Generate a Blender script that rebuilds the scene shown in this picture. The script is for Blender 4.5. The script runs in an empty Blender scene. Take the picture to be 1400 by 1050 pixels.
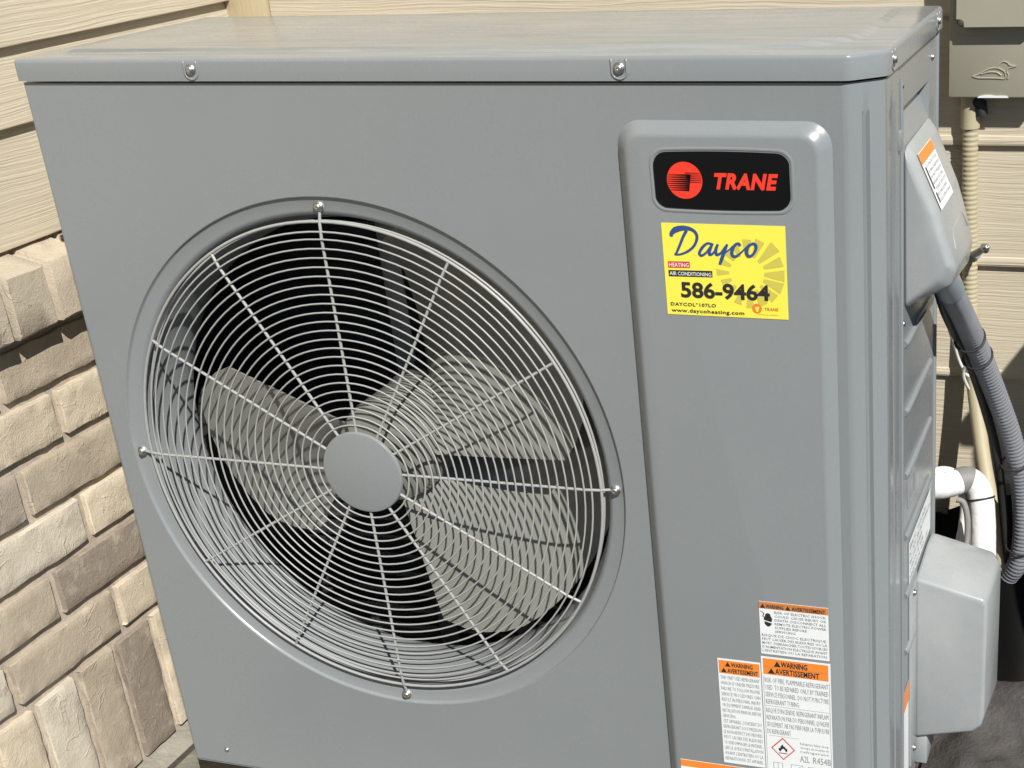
import bpy, bmesh, math, random
from mathutils import Vector, noise as mnoise
random.seed(7)
SC = bpy.context.scene
COL = SC.collection
R = math.radians

# ------------------------------------------------------------------ camera
cam = bpy.data.cameras.new('camera'); cob = bpy.data.objects.new('camera', cam); COL.objects.link(cob)
cob.location = (0.8495, -1.2420, 0.6482)
cob.rotation_euler = (1.1456, 0.0495, 0.2887)
cam.sensor_width = 36; cam.lens = 1897.1 * 36 / 1400
cam.shift_x = -0.22397; cam.shift_y = 0.06713          # the photograph is a crop, off the lens axis
cam.clip_start = 0.02; cam.clip_end = 500
SC.camera = cob

# ------------------------------------------------------------------ sky, sun, exposure
SUN = Vector((0.492, -0.513, 0.703)).normalized()
w = bpy.data.worlds.new('World'); SC.world = w; w.use_nodes = True
nt = w.node_tree
sky = nt.nodes.new('ShaderNodeTexSky'); sky.sky_type = 'NISHITA'; sky.sun_disc = False
sky.sun_elevation = math.asin(SUN.z); sky.sun_rotation = math.atan2(SUN.x, SUN.y)
sky.altitude = 1400; sky.air_density = 0.8; sky.dust_density = 0.2
nt.links.new(sky.outputs[0], nt.nodes['Background'].inputs[0])
nt.nodes['Background'].inputs[1].default_value = 0.05
sl = bpy.data.lights.new('sun', 'SUN'); sl.energy = 5.0; sl.angle = R(0.55); sl.color = (1.0, 0.965, 0.905)
so = bpy.data.objects.new('sun', sl); COL.objects.link(so); so.location = (3, -3, 4)
so.rotation_euler = SUN.to_track_quat('Z', 'Y').to_euler()
SC.view_settings.view_transform = 'Standard'; SC.view_settings.look = 'None'
SC.view_settings.gamma = 1; SC.view_settings.use_curve_mapping = False
SC.view_settings.exposure = 0.3
SC.render.engine = 'CYCLES'

# ------------------------------------------------------------------ materials
MATS = {}
def mat(name, col, rough=0.5, metal=0.0, bump=None, var=None, stretch=(1, 1, 1), spec=0.5, objcol=False, coat=0.0, wear=None):
    """bump=(scale, strength, distance) ; var=(scale, amount, (r,g,b) second colour)"""
    m = bpy.data.materials.new(name); m.use_nodes = True
    n = m.node_tree.nodes; l = m.node_tree.links; b = n['Principled BSDF']
    b.inputs['Base Color'].default_value = (*col, 1); b.inputs['Roughness'].default_value = rough
    b.inputs['Metallic'].default_value = metal; b.inputs['Specular IOR Level'].default_value = spec
    b.inputs['Coat Weight'].default_value = coat; b.inputs['Coat Roughness'].default_value = 0.15
    if bump or var or wear:
        tc = n.new('ShaderNodeTexCoord'); mp = n.new('ShaderNodeMapping'); mp.inputs['Scale'].default_value = stretch
        l.new(tc.outputs['Object'], mp.inputs['Vector'])
    src = None
    if objcol:
        oi = n.new('ShaderNodeObjectInfo'); src = oi.outputs['Color']; l.new(src, b.inputs['Base Color'])
    if var:
        t = n.new('ShaderNodeTexNoise'); t.inputs['Scale'].default_value = var[0]; t.inputs['Detail'].default_value = 7
        t.inputs['Roughness'].default_value = 0.62
        l.new(mp.outputs[0], t.inputs['Vector'])
        cr = n.new('ShaderNodeValToRGB'); cr.color_ramp.elements[0].position = 0.36; cr.color_ramp.elements[1].position = 0.66
        l.new(t.outputs['Fac'], cr.inputs['Fac'])
        mu = n.new('ShaderNodeMath'); mu.operation = 'MULTIPLY'; mu.inputs[1].default_value = var[1]
        l.new(cr.outputs['Color'], mu.inputs[0])
        mx = n.new('ShaderNodeMix'); mx.data_type = 'RGBA'; mx.inputs['A'].default_value = (*col, 1); mx.inputs['B'].default_value = (*var[2], 1)
        if src: l.new(src, mx.inputs['A'])
        l.new(mu.outputs[0], mx.inputs['Factor']); l.new(mx.outputs['Result'], b.inputs['Base Color'])
    if bump:
        t = n.new('ShaderNodeTexNoise'); t.inputs['Scale'].default_value = bump[0]; t.inputs['Detail'].default_value = 6
        t.inputs['Roughness'].default_value = 0.6
        l.new(mp.outputs[0], t.inputs['Vector'])
        bp = n.new('ShaderNodeBump'); bp.inputs['Strength'].default_value = bump[1]; bp.inputs['Distance'].default_value = bump[2]
        l.new(t.outputs['Fac'], bp.inputs['Height']); l.new(bp.outputs[0], b.inputs['Normal'])
    if wear:                                  # wear=(roughness swing, sheet waviness, dust amount)
        t = n.new('ShaderNodeTexNoise'); t.inputs['Scale'].default_value = 7; t.inputs['Detail'].default_value = 8; t.inputs['Roughness'].default_value = 0.7
        l.new(tc.outputs['Object'], t.inputs['Vector'])
        mr = n.new('ShaderNodeMapRange'); mr.inputs['From Min'].default_value = 0.3; mr.inputs['From Max'].default_value = 0.7
        mr.inputs['To Min'].default_value = rough-wear[0]; mr.inputs['To Max'].default_value = rough+wear[0]
        l.new(t.outputs['Fac'], mr.inputs['Value']); l.new(mr.outputs[0], b.inputs['Roughness'])
        t2 = n.new('ShaderNodeTexNoise'); t2.inputs['Scale'].default_value = 3.2; t2.inputs['Detail'].default_value = 1
        l.new(tc.outputs['Object'], t2.inputs['Vector'])
        b2 = n.new('ShaderNodeBump'); b2.inputs['Strength'].default_value = 0.5; b2.inputs['Distance'].default_value = wear[1]
        l.new(t2.outputs['Fac'], b2.inputs['Height'])
        if bump: l.new(bp.outputs[0], b2.inputs['Normal'])
        l.new(b2.outputs[0], b.inputs['Normal'])
        t3 = n.new('ShaderNodeTexNoise'); t3.inputs['Scale'].default_value = 160; t3.inputs['Detail'].default_value = 5; t3.inputs['Roughness'].default_value = 0.75
        l.new(tc.outputs['Object'], t3.inputs['Vector'])
        c3 = n.new('ShaderNodeValToRGB'); c3.color_ramp.elements[0].position = 0.56; c3.color_ramp.elements[1].position = 0.78
        l.new(t3.outputs['Fac'], c3.inputs['Fac'])
        q3 = n.new('ShaderNodeMath'); q3.operation = 'MULTIPLY'; q3.inputs[1].default_value = wear[2]; l.new(c3.outputs['Color'], q3.inputs[0])
        x3 = n.new('ShaderNodeMix'); x3.data_type = 'RGBA'; x3.inputs['B'].default_value = (0.42, 0.39, 0.34, 1)
        l.new(q3.outputs[0], x3.inputs['Factor'])
        if var: l.new(mx.outputs['Result'], x3.inputs['A'])
        else: x3.inputs['A'].default_value = (*col, 1)
        l.new(x3.outputs['Result'], b.inputs['Base Color'])
    MATS[name] = m
    return m

mat('paint', (0.224, 0.245, 0.255), 0.26, var=(5, 0.4, (0.204, 0.224, 0.236)), bump=(700, 0.05, 0.0003), wear=(0.07, 0.0022, 0.16))
mat('paint_dusty', (0.215, 0.238, 0.25), 0.20, var=(8, 0.8, (0.31, 0.33, 0.338)), stretch=(0.9, 12, 1), bump=(9, 0.16, 0.001), wear=(0.09, 0.003, 0.22))
mat('cover', (0.30, 0.325, 0.335), 0.27, var=(12, 0.7, (0.37, 0.385, 0.385)), bump=(400, 0.08, 0.0004), wear=(0.08, 0.002, 0.35))
mat('wire', (0.345, 0.355, 0.352), 0.38, var=(60, 0.5, (0.28, 0.285, 0.28)))
mat('blade', (0.215, 0.22, 0.198), 0.13, var=(9, 0.5, (0.18, 0.182, 0.16)), bump=(30, 0.10, 0.0015), wear=(0.05, 0.003, 0.12))
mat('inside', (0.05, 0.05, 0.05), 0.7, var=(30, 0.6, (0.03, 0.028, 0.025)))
mat('fin', (0.09, 0.09, 0.085), 0.45, metal=0.6)
mat('orifice', (0.21, 0.225, 0.235), 0.3, var=(25, 0.4, (0.25, 0.26, 0.262)))
mat('steel', (0.50, 0.50, 0.485), 0.38, metal=1.0, bump=(300, 0.15, 0.0005))
mat('black_badge', (0.005, 0.005, 0.006), 0.35, bump=(700, 0.05, 0.0003), spec=0.2)
mat('red', (0.80, 0.045, 0.022), 0.4)
mat('yellow', (0.85, 0.77, 0.085), 0.42)
mat('ray', (0.57, 0.51, 0.09), 0.42)
mat('blue', (0.028, 0.07, 0.24), 0.42)
mat('print_black', (0.02, 0.02, 0.025), 0.5)
mat('print_grey', (0.22, 0.24, 0.27), 0.5)
mat('print_red', (0.55, 0.05, 0.04), 0.5)
mat('print_orange', (0.75, 0.20, 0.03), 0.5)
mat('label_white', (0.76, 0.79, 0.80), 0.4)
mat('orange', (0.80, 0.24, 0.035), 0.42)
mat('orange_dark', (0.52, 0.20, 0.06), 0.42)
mat('shade_black', (0.005, 0.005, 0.005), 0.6, spec=0.15)  # for the added sheet; deep shade put into a near-black colour
mat('black_rubber', (0.02, 0.02, 0.02), 0.55)
mat('box_beige', (0.34, 0.325, 0.26), 0.42, var=(8, 0.5, (0.30, 0.285, 0.23)), bump=(300, 0.06, 0.0005))
mat('conduit_beige', (0.46, 0.41, 0.28), 0.5, var=(20, 0.6, (0.38, 0.335, 0.225)))
mat('conduit_grey', (0.225, 0.235, 0.262), 0.5, var=(25, 0.5, (0.17, 0.175, 0.195)))
mat('connector_grey', (0.26, 0.30, 0.33), 0.4)
mat('foam_white', (0.76, 0.76, 0.74), 0.8, bump=(110, 0.5, 0.002), var=(25, 0.5, (0.66, 0.65, 0.62)))
mat('pipe_tape', (0.20, 0.20, 0.19), 0.6)
mat('mortar', (0.50, 0.435, 0.36), 0.95, var=(60, 0.8, (0.33, 0.28, 0.225)), bump=(420, 0.7, 0.0015))
mat('concrete', (0.36, 0.34, 0.285), 0.95, var=(22, 0.8, (0.24, 0.225, 0.18)), bump=(120, 0.6, 0.004))
mat('pad', (0.27, 0.262, 0.215), 0.9, var=(24, 0.9, (0.16, 0.155, 0.12)), stretch=(1, 4, 1), bump=(90, 0.6, 0.004))
mat('dirt', (0.085, 0.073, 0.058), 0.95, var=(3, 0.8, (0.055, 0.047, 0.037)), bump=(70, 0.8, 0.01))
mat('fabric', (0.060, 0.056, 0.055), 0.85, var=(28, 0.55, (0.13, 0.12, 0.115)), bump=(150, 0.7, 0.004))
mat('bin', (0.03, 0.035, 0.04), 0.45, bump=(300, 0.1, 0.001))
mat('trim', (0.58, 0.485, 0.315), 0.7, bump=(40, 0.5, 0.002), stretch=(8, 8, 0.7), var=(30, 0.5, (0.50, 0.41, 0.26)))

def siding_mat(name, stretch):
    m = bpy.data.materials.new(name); m.use_nodes = True
    n = m.node_tree.nodes; l = m.node_tree.links; b = n['Principled BSDF']; b.inputs['Roughness'].default_value = 0.62
    tc = n.new('ShaderNodeTexCoord')
    oi = n.new('ShaderNodeObjectInfo')
    ad = n.new('ShaderNodeVectorMath'); ad.operation = 'ADD'
    cm = n.new('ShaderNodeCombineXYZ'); mu = n.new('ShaderNodeMath'); mu.operation = 'MULTIPLY'; mu.inputs[1].default_value = 9.0
    l.new(oi.outputs['Random'], mu.inputs[0])
    for i in range(3): l.new(mu.outputs[0], cm.inputs[i])
    l.new(tc.outputs['Object'], ad.inputs[0]); l.new(cm.outputs[0], ad.inputs[1])
    # slow warp so the embossed grain wanders and forms cathedral loops
    wn = n.new('ShaderNodeTexNoise'); wn.inputs['Scale'].default_value = 5.0; wn.inputs['Detail'].default_value = 2
    l.new(ad.outputs[0], wn.inputs['Vector'])
    sc = n.new('ShaderNodeVectorMath'); sc.operation = 'SCALE'; sc.inputs['Scale'].default_value = 0.016
    l.new(wn.outputs['Color'], sc.inputs[0])
    a2 = n.new('ShaderNodeVectorMath'); a2.operation = 'ADD'; l.new(ad.outputs[0], a2.inputs[0]); l.new(sc.outputs[0], a2.inputs[1])
    mp = n.new('ShaderNodeMapping'); mp.inputs['Scale'].default_value = stretch; l.new(a2.outputs[0], mp.inputs['Vector'])
    g = n.new('ShaderNodeTexNoise'); g.inputs['Scale'].default_value = 1.0; g.inputs['Detail'].default_value = 4; g.inputs['Roughness'].default_value = 0.55
    l.new(mp.outputs[0], g.inputs['Vector'])
    cr = n.new('ShaderNodeValToRGB'); cr.color_ramp.elements[0].position = 0.38; cr.color_ramp.elements[1].position = 0.62
    l.new(g.outputs['Fac'], cr.inputs['Fac'])
    bp = n.new('ShaderNodeBump'); bp.inputs['Strength'].default_value = 0.42; bp.inputs['Distance'].default_value = 0.0011
    l.new(cr.outputs['Color'], bp.inputs['Height']); l.new(bp.outputs[0], b.inputs['Normal'])
    mx = n.new('ShaderNodeMix'); mx.data_type = 'RGBA'; mx.inputs['A'].default_value = (0.515, 0.455, 0.345, 1); mx.inputs['B'].default_value = (0.56, 0.50, 0.39, 1)
    l.new(cr.outputs['Color'], mx.inputs['Factor'])
    dn_ = n.new('ShaderNodeTexNoise'); dn_.inputs['Scale'].default_value = 6; dn_.inputs['Detail'].default_value = 6; l.new(ad.outputs[0], dn_.inputs['Vector'])
    dr_ = n.new('ShaderNodeValToRGB'); dr_.color_ramp.elements[0].position = 0.45; dr_.color_ramp.elements[1].position = 0.75; l.new(dn_.outputs['Fac'], dr_.inputs['Fac'])
    dm = n.new('ShaderNodeMath'); dm.operation = 'MULTIPLY'; dm.inputs[1].default_value = 0.35; l.new(dr_.outputs['Color'], dm.inputs[0])
    dx = n.new('ShaderNodeMix'); dx.data_type = 'RGBA'; dx.inputs['B'].default_value = (0.44, 0.375, 0.27, 1)
    l.new(dm.outputs[0], dx.inputs['Factor']); l.new(mx.outputs['Result'], dx.inputs['A']); l.new(dx.outputs['Result'], b.inputs['Base Color'])
    MATS[name] = m
siding_mat('siding_y', (60, 5, 330))
siding_mat('siding_x', (5, 60, 330))

def brick_mat():
    m = bpy.data.materials.new('brick'); m.use_nodes = True
    n = m.node_tree.nodes; l = m.node_tree.links; b = n['Principled BSDF']; b.inputs['Roughness'].default_value = 0.85
    b.inputs['Specular IOR Level'].default_value = 0.25
    tc = n.new('ShaderNodeTexCoord'); oi = n.new('ShaderNodeObjectInfo')
    cm = n.new('ShaderNodeCombineXYZ'); mu = n.new('ShaderNodeMath'); mu.operation = 'MULTIPLY'; mu.inputs[1].default_value = 17.0
    l.new(oi.outputs['Random'], mu.inputs[0])
    for i in range(3): l.new(mu.outputs[0], cm.inputs[i])
    ad = n.new('ShaderNodeVectorMath'); ad.operation = 'ADD'; l.new(tc.outputs['Object'], ad.inputs[0]); l.new(cm.outputs[0], ad.inputs[1])
    def nz(scale, detail, rough=0.6, dist=0.0):
        t = n.new('ShaderNodeTexNoise'); t.inputs['Scale'].default_value = scale; t.inputs['Detail'].default_value = detail
        t.inputs['Roughness'].default_value = rough; t.inputs['Distortion'].default_value = dist
        l.new(ad.outputs[0], t.inputs['Vector']); return t.outputs['Fac']
    def ramp(src, p0, p1):
        c = n.new('ShaderNodeValToRGB'); c.color_ramp.elements[0].position = p0; c.color_ramp.elements[1].position = p1
        l.new(src, c.inputs['Fac']); return c.outputs['Color']
    def mix(fac, a, bcol, f):
        q = n.new('ShaderNodeMath'); q.operation = 'MULTIPLY'; q.inputs[1].default_value = f; l.new(fac, q.inputs[0])
        x = n.new('ShaderNodeMix'); x.data_type = 'RGBA'; l.new(q.outputs[0], x.inputs['Factor']); l.new(a, x.inputs['A']); x.inputs['B'].default_value = (*bcol, 1)
        return x.outputs['Result']
    c = mix(ramp(nz(16, 5, 0.6, 0.8), 0.45, 0.68), oi.outputs['Color'], (0.28, 0.225, 0.17), 0.36)
    c = mix(ramp(nz(34, 6, 0.65), 0.54, 0.68), c, (0.55, 0.48, 0.37), 0.5)
    c = mix(ramp(nz(300, 4), 0.55, 0.75), c, (0.24, 0.195, 0.15), 0.28)
    l.new(c, b.inputs['Base Color'])
    # folds pressed into the clay plus sand grain
    cn_ = nz(13, 3, 0.55, 1.6)
    m1 = n.new('ShaderNodeMath'); m1.operation = 'SUBTRACT'; m1.inputs[1].default_value = 0.5; l.new(cn_, m1.inputs[0])
    m2 = n.new('ShaderNodeMath'); m2.operation = 'ABSOLUTE'; l.new(m1.outputs[0], m2.inputs[0])
    cr_ = n.new('ShaderNodeValToRGB'); cr_.color_ramp.elements[0].position = 0.0; cr_.color_ramp.elements[0].color = (1, 1, 1, 1)
    cr_.color_ramp.elements[1].position = 0.022; cr_.color_ramp.elements[1].color = (0, 0, 0, 1); l.new(m2.outputs[0], cr_.inputs['Fac'])
    m3 = n.new('ShaderNodeMath'); m3.operation = 'MULTIPLY'; l.new(cr_.outputs['Color'], m3.inputs[0]); l.new(ramp(nz(22, 3), 0.49, 0.62), m3.inputs[1])
    fold = m3.outputs[0]
    b1 = n.new('ShaderNodeBump'); b1.inputs['Strength'].default_value = 0.45; b1.inputs['Distance'].default_value = 0.0017; l.new(fold, b1.inputs['Height'])
    b2 = n.new('ShaderNodeBump'); b2.inputs['Strength'].default_value = 0.75; b2.inputs['Distance'].default_value = 0.0019; l.new(nz(80, 7, 0.7), b2.inputs['Height']); l.new(b1.outputs[0], b2.inputs['Normal'])
    b3 = n.new('ShaderNodeBump'); b3.inputs['Strength'].default_value = 0.7; b3.inputs['Distance'].default_value = 0.0012; l.new(nz(420, 4), b3.inputs['Height']); l.new(b2.outputs[0], b3.inputs['Normal'])
    l.new(b3.outputs[0], b.inputs['Normal'])
    MATS['brick'] = m
brick_mat()

# ------------------------------------------------------------------ helpers
def link(o, parent=None):
    COL.objects.link(o)
    if parent is not None:
        o.parent = parent
        if parent.type == 'EMPTY':
            o.matrix_parent_inverse = ROOTINV[parent.name]
    return o
ROOTINV = {}
def empty(name, loc, label, cat, group=None):
    o = bpy.data.objects.new(name, None); COL.objects.link(o); o.location = loc; o.empty_display_size = 0.05
    from mathutils import Matrix
    ROOTINV[o.name] = Matrix.Translation(Vector(loc)).inverted()
    tag(o, label, cat, group); return o
def tag(o, label=None, cat=None, group=None, kind=None):
    if label: o['label'] = label
    if cat: o['category'] = cat
    if group: o['group'] = group
    if kind: o['kind'] = kind
    return o
def pyobj(name, verts, faces, m, parent=None, smooth=False):
    me = bpy.data.meshes.new(name); me.from_pydata([tuple(v) for v in verts], [], faces); me.update()
    bm = bmesh.new(); bm.from_mesh(me); bmesh.ops.recalc_face_normals(bm, faces=bm.faces); bm.to_mesh(me); bm.free()
    return meobj(name, me, m, parent, smooth)
def meobj(name, me, m, parent=None, smooth=False):
    me.materials.clear(); me.materials.append(MATS[m])
    if smooth:
        for p in me.polygons: p.use_smooth = True
    return link(bpy.data.objects.new(name, me), parent)
def bmobj(name, bm, m, parent=None, smooth=False):
    bmesh.ops.recalc_face_normals(bm, faces=bm.faces)
    me = bpy.data.meshes.new(name); bm.to_mesh(me); bm.free()
    o = meobj(name, me, m, parent, smooth)
    if smooth: me.set_sharp_from_angle(angle=R(38))
    return o
def rbox(name, xr, yr, zr, m, parent=None, bev=0.0, seg=2):
    bm = bmesh.new(); bmesh.ops.create_cube(bm, size=1.0)
    for v in bm.verts:
        v.co = Vector(((xr[0]+xr[1])/2 + v.co.x*(xr[1]-xr[0]), (yr[0]+yr[1])/2 + v.co.y*(yr[1]-yr[0]), (zr[0]+zr[1])/2 + v.co.z*(zr[1]-zr[0])))
    if bev: bmesh.ops.bevel(bm, geom=bm.edges[:], offset=bev, segments=seg, profile=0.5, affect='EDGES')
    return bmobj(name, bm, m, parent, bool(bev))
def extrude_poly(name, pts, axis, a, b, m, parent=None, bev=0.0, seg=2, smooth=True):
    """pts 2-D polygon; axis 'z': (x,y) ; 'y': (x,z) ; 'x': (y,z)"""
    def P(p, t): return (p[0], p[1], t) if axis == 'z' else ((p[0], t, p[1]) if axis == 'y' else (t, p[0], p[1]))
    bm = bmesh.new()
    A = [bm.verts.new(P(p, a)) for p in pts]; B = [bm.verts.new(P(p, b)) for p in pts]
    n = len(pts); bm.faces.new(A); bm.faces.new(B[::-1])
    for i in range(n): bm.faces.new((A[i], A[(i+1) % n], B[(i+1) % n], B[i]))
    if bev: bmesh.ops.bevel(bm, geom=bm.edges[:], offset=bev, segments=seg, profile=0.5, affect='EDGES')
    return bmobj(name, bm, m, parent, smooth)
def lathe_y(name, prof, m, parent=None, c=(0, 0), n=96, smooth=True, cap=False):
    """profile (r, y) turned about an axis along Y through (x, z) = c"""
    v = []; f = []
    for k in range(n):
        a = 2*math.pi*k/n
        for r, y in prof: v.append((c[0]+r*math.cos(a), y, c[1]+r*math.sin(a)))
    p = len(prof)
    for k in range(n):
        for i in range(p-1):
            f.append((k*p+i, k*p+i+1, ((k+1) % n)*p+i+1, ((k+1) % n)*p+i))
    if cap:
        f.append([k*p for k in range(n)]); f.append([k*p+p-1 for k in range(n)])
    o = pyobj(name, v, f, m, parent, smooth)
    if smooth: o.data.set_sharp_from_angle(angle=R(40))
    return o
def catmull(pts, per=8):
    P = [Vector(p) for p in pts]; out = []
    for i in range(len(P)-1):
        p0 = P[max(i-1, 0)]; p1 = P[i]; p2 = P[i+1]; p3 = P[min(i+2, len(P)-1)]
        for k in range(per):
            t = k/per
            out.append(0.5*((2*p1)+(p2-p0)*t+(2*p0-5*p1+4*p2-p3)*t*t+(3*p1-p0-3*p2+p3)*t**3))
    out.append(P[-1]); return out
def resample(pts, step):
    out = [pts[0]]; acc = 0
    for a, b in zip(pts, pts[1:]):
        L = (b-a).length; d = step-acc
        while d <= L:
            out.append(a+(b-a)*(d/L)); d += step
        acc = L-(d-step)
    out.append(pts[-1]); return out
def sweep(pts, radius, seg=10, closed=False):
    """returns verts, faces of a tube; radius number or list"""
    n = len(pts); pts = [Vector(p) for p in pts]
    rad = radius if isinstance(radius, list) else [radius]*n
    v = []; f = []
    def tang(i):
        if closed: return (pts[(i+1) % n]-pts[i-1]).normalized()
        return (pts[min(i+1, n-1)]-pts[max(i-1, 0)]).normalized()
    t = tang(0); u = t.orthogonal().normalized()
    for i in range(n):
        t = tang(i); u = (u-t*u.dot(t)).normalized(); s = t.cross(u)
        for k in range(seg):
            a = 2*math.pi*k/seg; v.append(pts[i]+(u*math.cos(a)+s*math.sin(a))*rad[i])
    for i in range(n if closed else n-1):
        for k in range(seg):
            f.append((i*seg+k, i*seg+(k+1) % seg, ((i+1) % n)*seg+(k+1) % seg, ((i+1) % n)*seg+k))
    if not closed:
        f.append(list(range(seg))); f.append([(n-1)*seg+k for k in range(seg)])
    return v, f
def tube(name, pts, radius, m, parent=None, seg=10, smooth=True):
    v, f = sweep(pts, radius, seg); o = pyobj(name, v, f, m, parent, smooth)
    if smooth: o.data.set_sharp_from_angle(angle=R(50))
    return o
def ribbed(name, ctrl, r, depth, pitch, m, parent=None, seg=14):
    p = resample(catmull(ctrl, 10), pitch/4)
    rad = [r-depth*(0.5+0.5*math.cos(2*math.pi*(i % 4)/4)) for i in range(len(p))]
    return tube(name, p, rad, m, parent, seg)
def ring_around(name, c, t, r, w, m, parent=None):
    """a band of radius r round point c along direction t"""
    t = Vector(t).normalized(); u = t.orthogonal().normalized(); s = t.cross(u); c = Vector(c)
    pts = [c+(u*math.cos(2*math.pi*k/20)+s*math.sin(2*math.pi*k/20))*r for k in range(20)]
    v, f = sweep(pts, w, 6, True); return pyobj(name, v, f, m, parent, True)

# lettering: Blender's own font turned into flat faces
_tc = {}
def glyphs(body, res=2, bold=0.0, spacing=1.0):
    key = (body, res, bold, spacing)
    if key in _tc: return _tc[key]
    cu = bpy.data.curves.new('t', 'FONT'); cu.body = body; cu.resolution_u = res; cu.size = 1; cu.fill_mode = 'FRONT'
    cu.offset = bold; cu.space_character = spacing
    o = bpy.data.objects.new('t', cu); COL.objects.link(o)
    dg = bpy.context.evaluated_depsgraph_get(); dg.update()
    me = bpy.data.meshes.new_from_object(o.evaluated_get(dg))
    V = [(v.co.x, v.co.y) for v in me.vertices]; F = [tuple(p.vertices) for p in me.polygons]
    bpy.data.objects.remove(o); bpy.data.curves.remove(cu); bpy.data.meshes.remove(me)
    _tc[key] = (V, F); return V, F
def place_text(body, x0, x1, z0, z1, y, shear=0.0, bold=0.0, res=2, spacing=1.0, keep=False):
    """verts/faces of text stretched into x0..x1, z0..z1 (z0 base line) on the plane Y=y"""
    V, F = glyphs(body, res, bold, spacing)
    if not V: return [], []
    xa = min(v[0] for v in V); xb = max(v[0] for v in V); H = 0.72
    k = (x1-x0)/(xb-xa+shear*H)
    kz = (z1-z0)/H
    if keep: k = min(k, kz*1.05)
    return [(x0+(vx-xa+shear*vy)*k, y, z0+vy*kz) for vx, vy in V], F
def textobj(name, items, m, parent, tf=None):
    v = []; f = []
    for it in items:
        a, b = place_text(*it[0], **it[1]); o = len(v); v += a; f += [tuple(i+o for i in q) for q in b]
    if tf: v = [tf(p) for p in v]
    me = bpy.data.meshes.new(name); me.from_pydata(v, [], f); me.update()
    return meobj(name, me, m, parent)
def flat(name, polys, y, m, parent, tf=None):
    """2-D polygons (x,z) on plane Y=y joined into one flat print"""
    v = []; f = []
    for p in polys:
        o = len(v); v += [(a, y, b) for a, b in p]; f.append(tuple(range(o, o+len(p))))
    if tf: v = [tf(p) for p in v]
    me = bpy.data.meshes.new(name); me.from_pydata(v, [], f); me.update()
    return meobj(name, me, m, parent)
def rect(x0, x1, z0, z1): return [(x0, z0), (x1, z0), (x1, z1), (x0, z1)]
def stroke(pts, ws, per=6):
    p = [Vector((a, b, 0)) for a, b in pts]; q = catmull(p, per); n = len(q); out = []
    L = []; Rr = []
    for i in range(n):
        t = (q[min(i+1, n-1)]-q[max(i-1, 0)]).normalized(); nn = Vector((-t.y, t.x, 0))
        s = i/(n-1)*(len(ws)-1); k = min(int(s), len(ws)-2); wd = ws[k]+(ws[k+1]-ws[k])*(s-k)
        L.append((q[i]+nn*wd/2)[:2]); Rr.append((q[i]-nn*wd/2)[:2])
    for i in range(n-1): out.append([L[i], Rr[i], Rr[i+1], L[i+1]])
    return out

GZ = -0.552      # ground level
# ================================================================== SETTING: ground
gv = []; gf = []
N = 40
def gpos(t): return math.copysign(abs(t)**3*60+abs(t)*1.2, t)
for i in range(N+1):
    for j in range(N+1):
        x = gpos(i/N*2-1); y = gpos(j/N*2-1)
        gv.append((x, y, GZ-0.004+mnoise.noise(Vector((x*3, y*3, 0)))*0.004))
for i in range(N):
    for j in range(N): a = i*(N+1)+j; gf.append((a, a+N+1, a+N+2, a+1))
tag(pyobj('ground', gv, gf, 'dirt', None, True), kind='structure')
pd = rbox('concrete_pad', (-0.44, 0.57), (-0.16, 0.50), (GZ-0.05, GZ+0.022), 'pad', None, 0.006)
tag(pd, 'weathered concrete pad under the grey heat pump', 'pad')

# ================================================================== HOUSE
XW, XS, YB, XSILL = -0.50, -0.53, 0.64, -0.4722
house = empty('house', (-0.6, 0.7, GZ), 'beige house corner with lap siding above a tan brick base', 'house')
# --- side wall backing and brick base (mortar)
side = rbox('brick_base', (-0.70, XW-0.0082), (-2.4, YB+0.15), (GZ-0.1, 0.125), 'mortar', house)
LV = []
def brick_mesh(L, H, D, seed, nx=14, nz=7):
    rnd = random.Random(seed); v = []; f = []
    for j in range(nz+1):
        for i in range(nx+1):
            u = 0.0 if i == 0 else (1.0 if i == nx else (0.0016+(L-0.0032)*(i-1)/(nx-2))/L); t = 0.0 if j == 0 else (1.0 if j == nz else (0.0016+(H-0.0032)*(j-1)/(nz-2))/H); y = (u-0.5)*L; z = (t-0.5)*H
            eb = min(min(u, 1-u)*L, min(t, 1-t)*H)
            q = Vector((y*26+seed*7.3, z*26, seed*3.1))
            x = mnoise.noise(q)*0.0012+mnoise.noise(q*2.7)*0.0007
            if i in (0, nx): y += rnd.uniform(-0.0018, 0.0014); x -= 0.0006+rnd.uniform(0, 0.0012)
            if j in (0, nz): z += rnd.uniform(-0.0014, 0.0012); x -= 0.0005+rnd.uniform(0, 0.0010)
            v.append((x, y, z))
    W = nx+1
    for j in range(nz):
        for i in range(nx): a = j*W+i; f.append((a, a+1, a+W+1, a+W))
    loop = [i for i in range(W)]+[j*W+nx for j in range(1, nz+1)]+[nz*W+i for i in range(nx-1, -1, -1)]+[j*W for j in range(nz-1, 0, -1)]
    o = len(v)
    for k in loop: v.append((-D, v[k][1], v[k][2]))
    n = len(loop)
    for k in range(n): f.append((loop[k], o+k, o+(k+1) % n, loop[(k+1) % n]))
    me = bpy.data.meshes.new('brick'); me.from_pydata(v, [], f); me.update()
    bm = bmesh.new(); bm.from_mesh(me); bmesh.ops.recalc_face_normals(bm, faces=bm.faces); bm.to_mesh(me); bm.free()
    for p in me.polygons: p.use_smooth = True
    me.set_sharp_from_angle(angle=R(35)); me.materials.append(MATS['brick'])
    return me
PAL = {'c': (0.63, 0.545, 0.41), 'l': (0.62, 0.56, 0.455), 't': (0.455, 0.385, 0.295), 'd': (0.295, 0.245, 0.198), 'g': (0.385, 0.33, 0.265)}
stretch_me = [brick_mesh(0.1855, 0.0605, 0.02, s) for s in range(7)]
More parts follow.
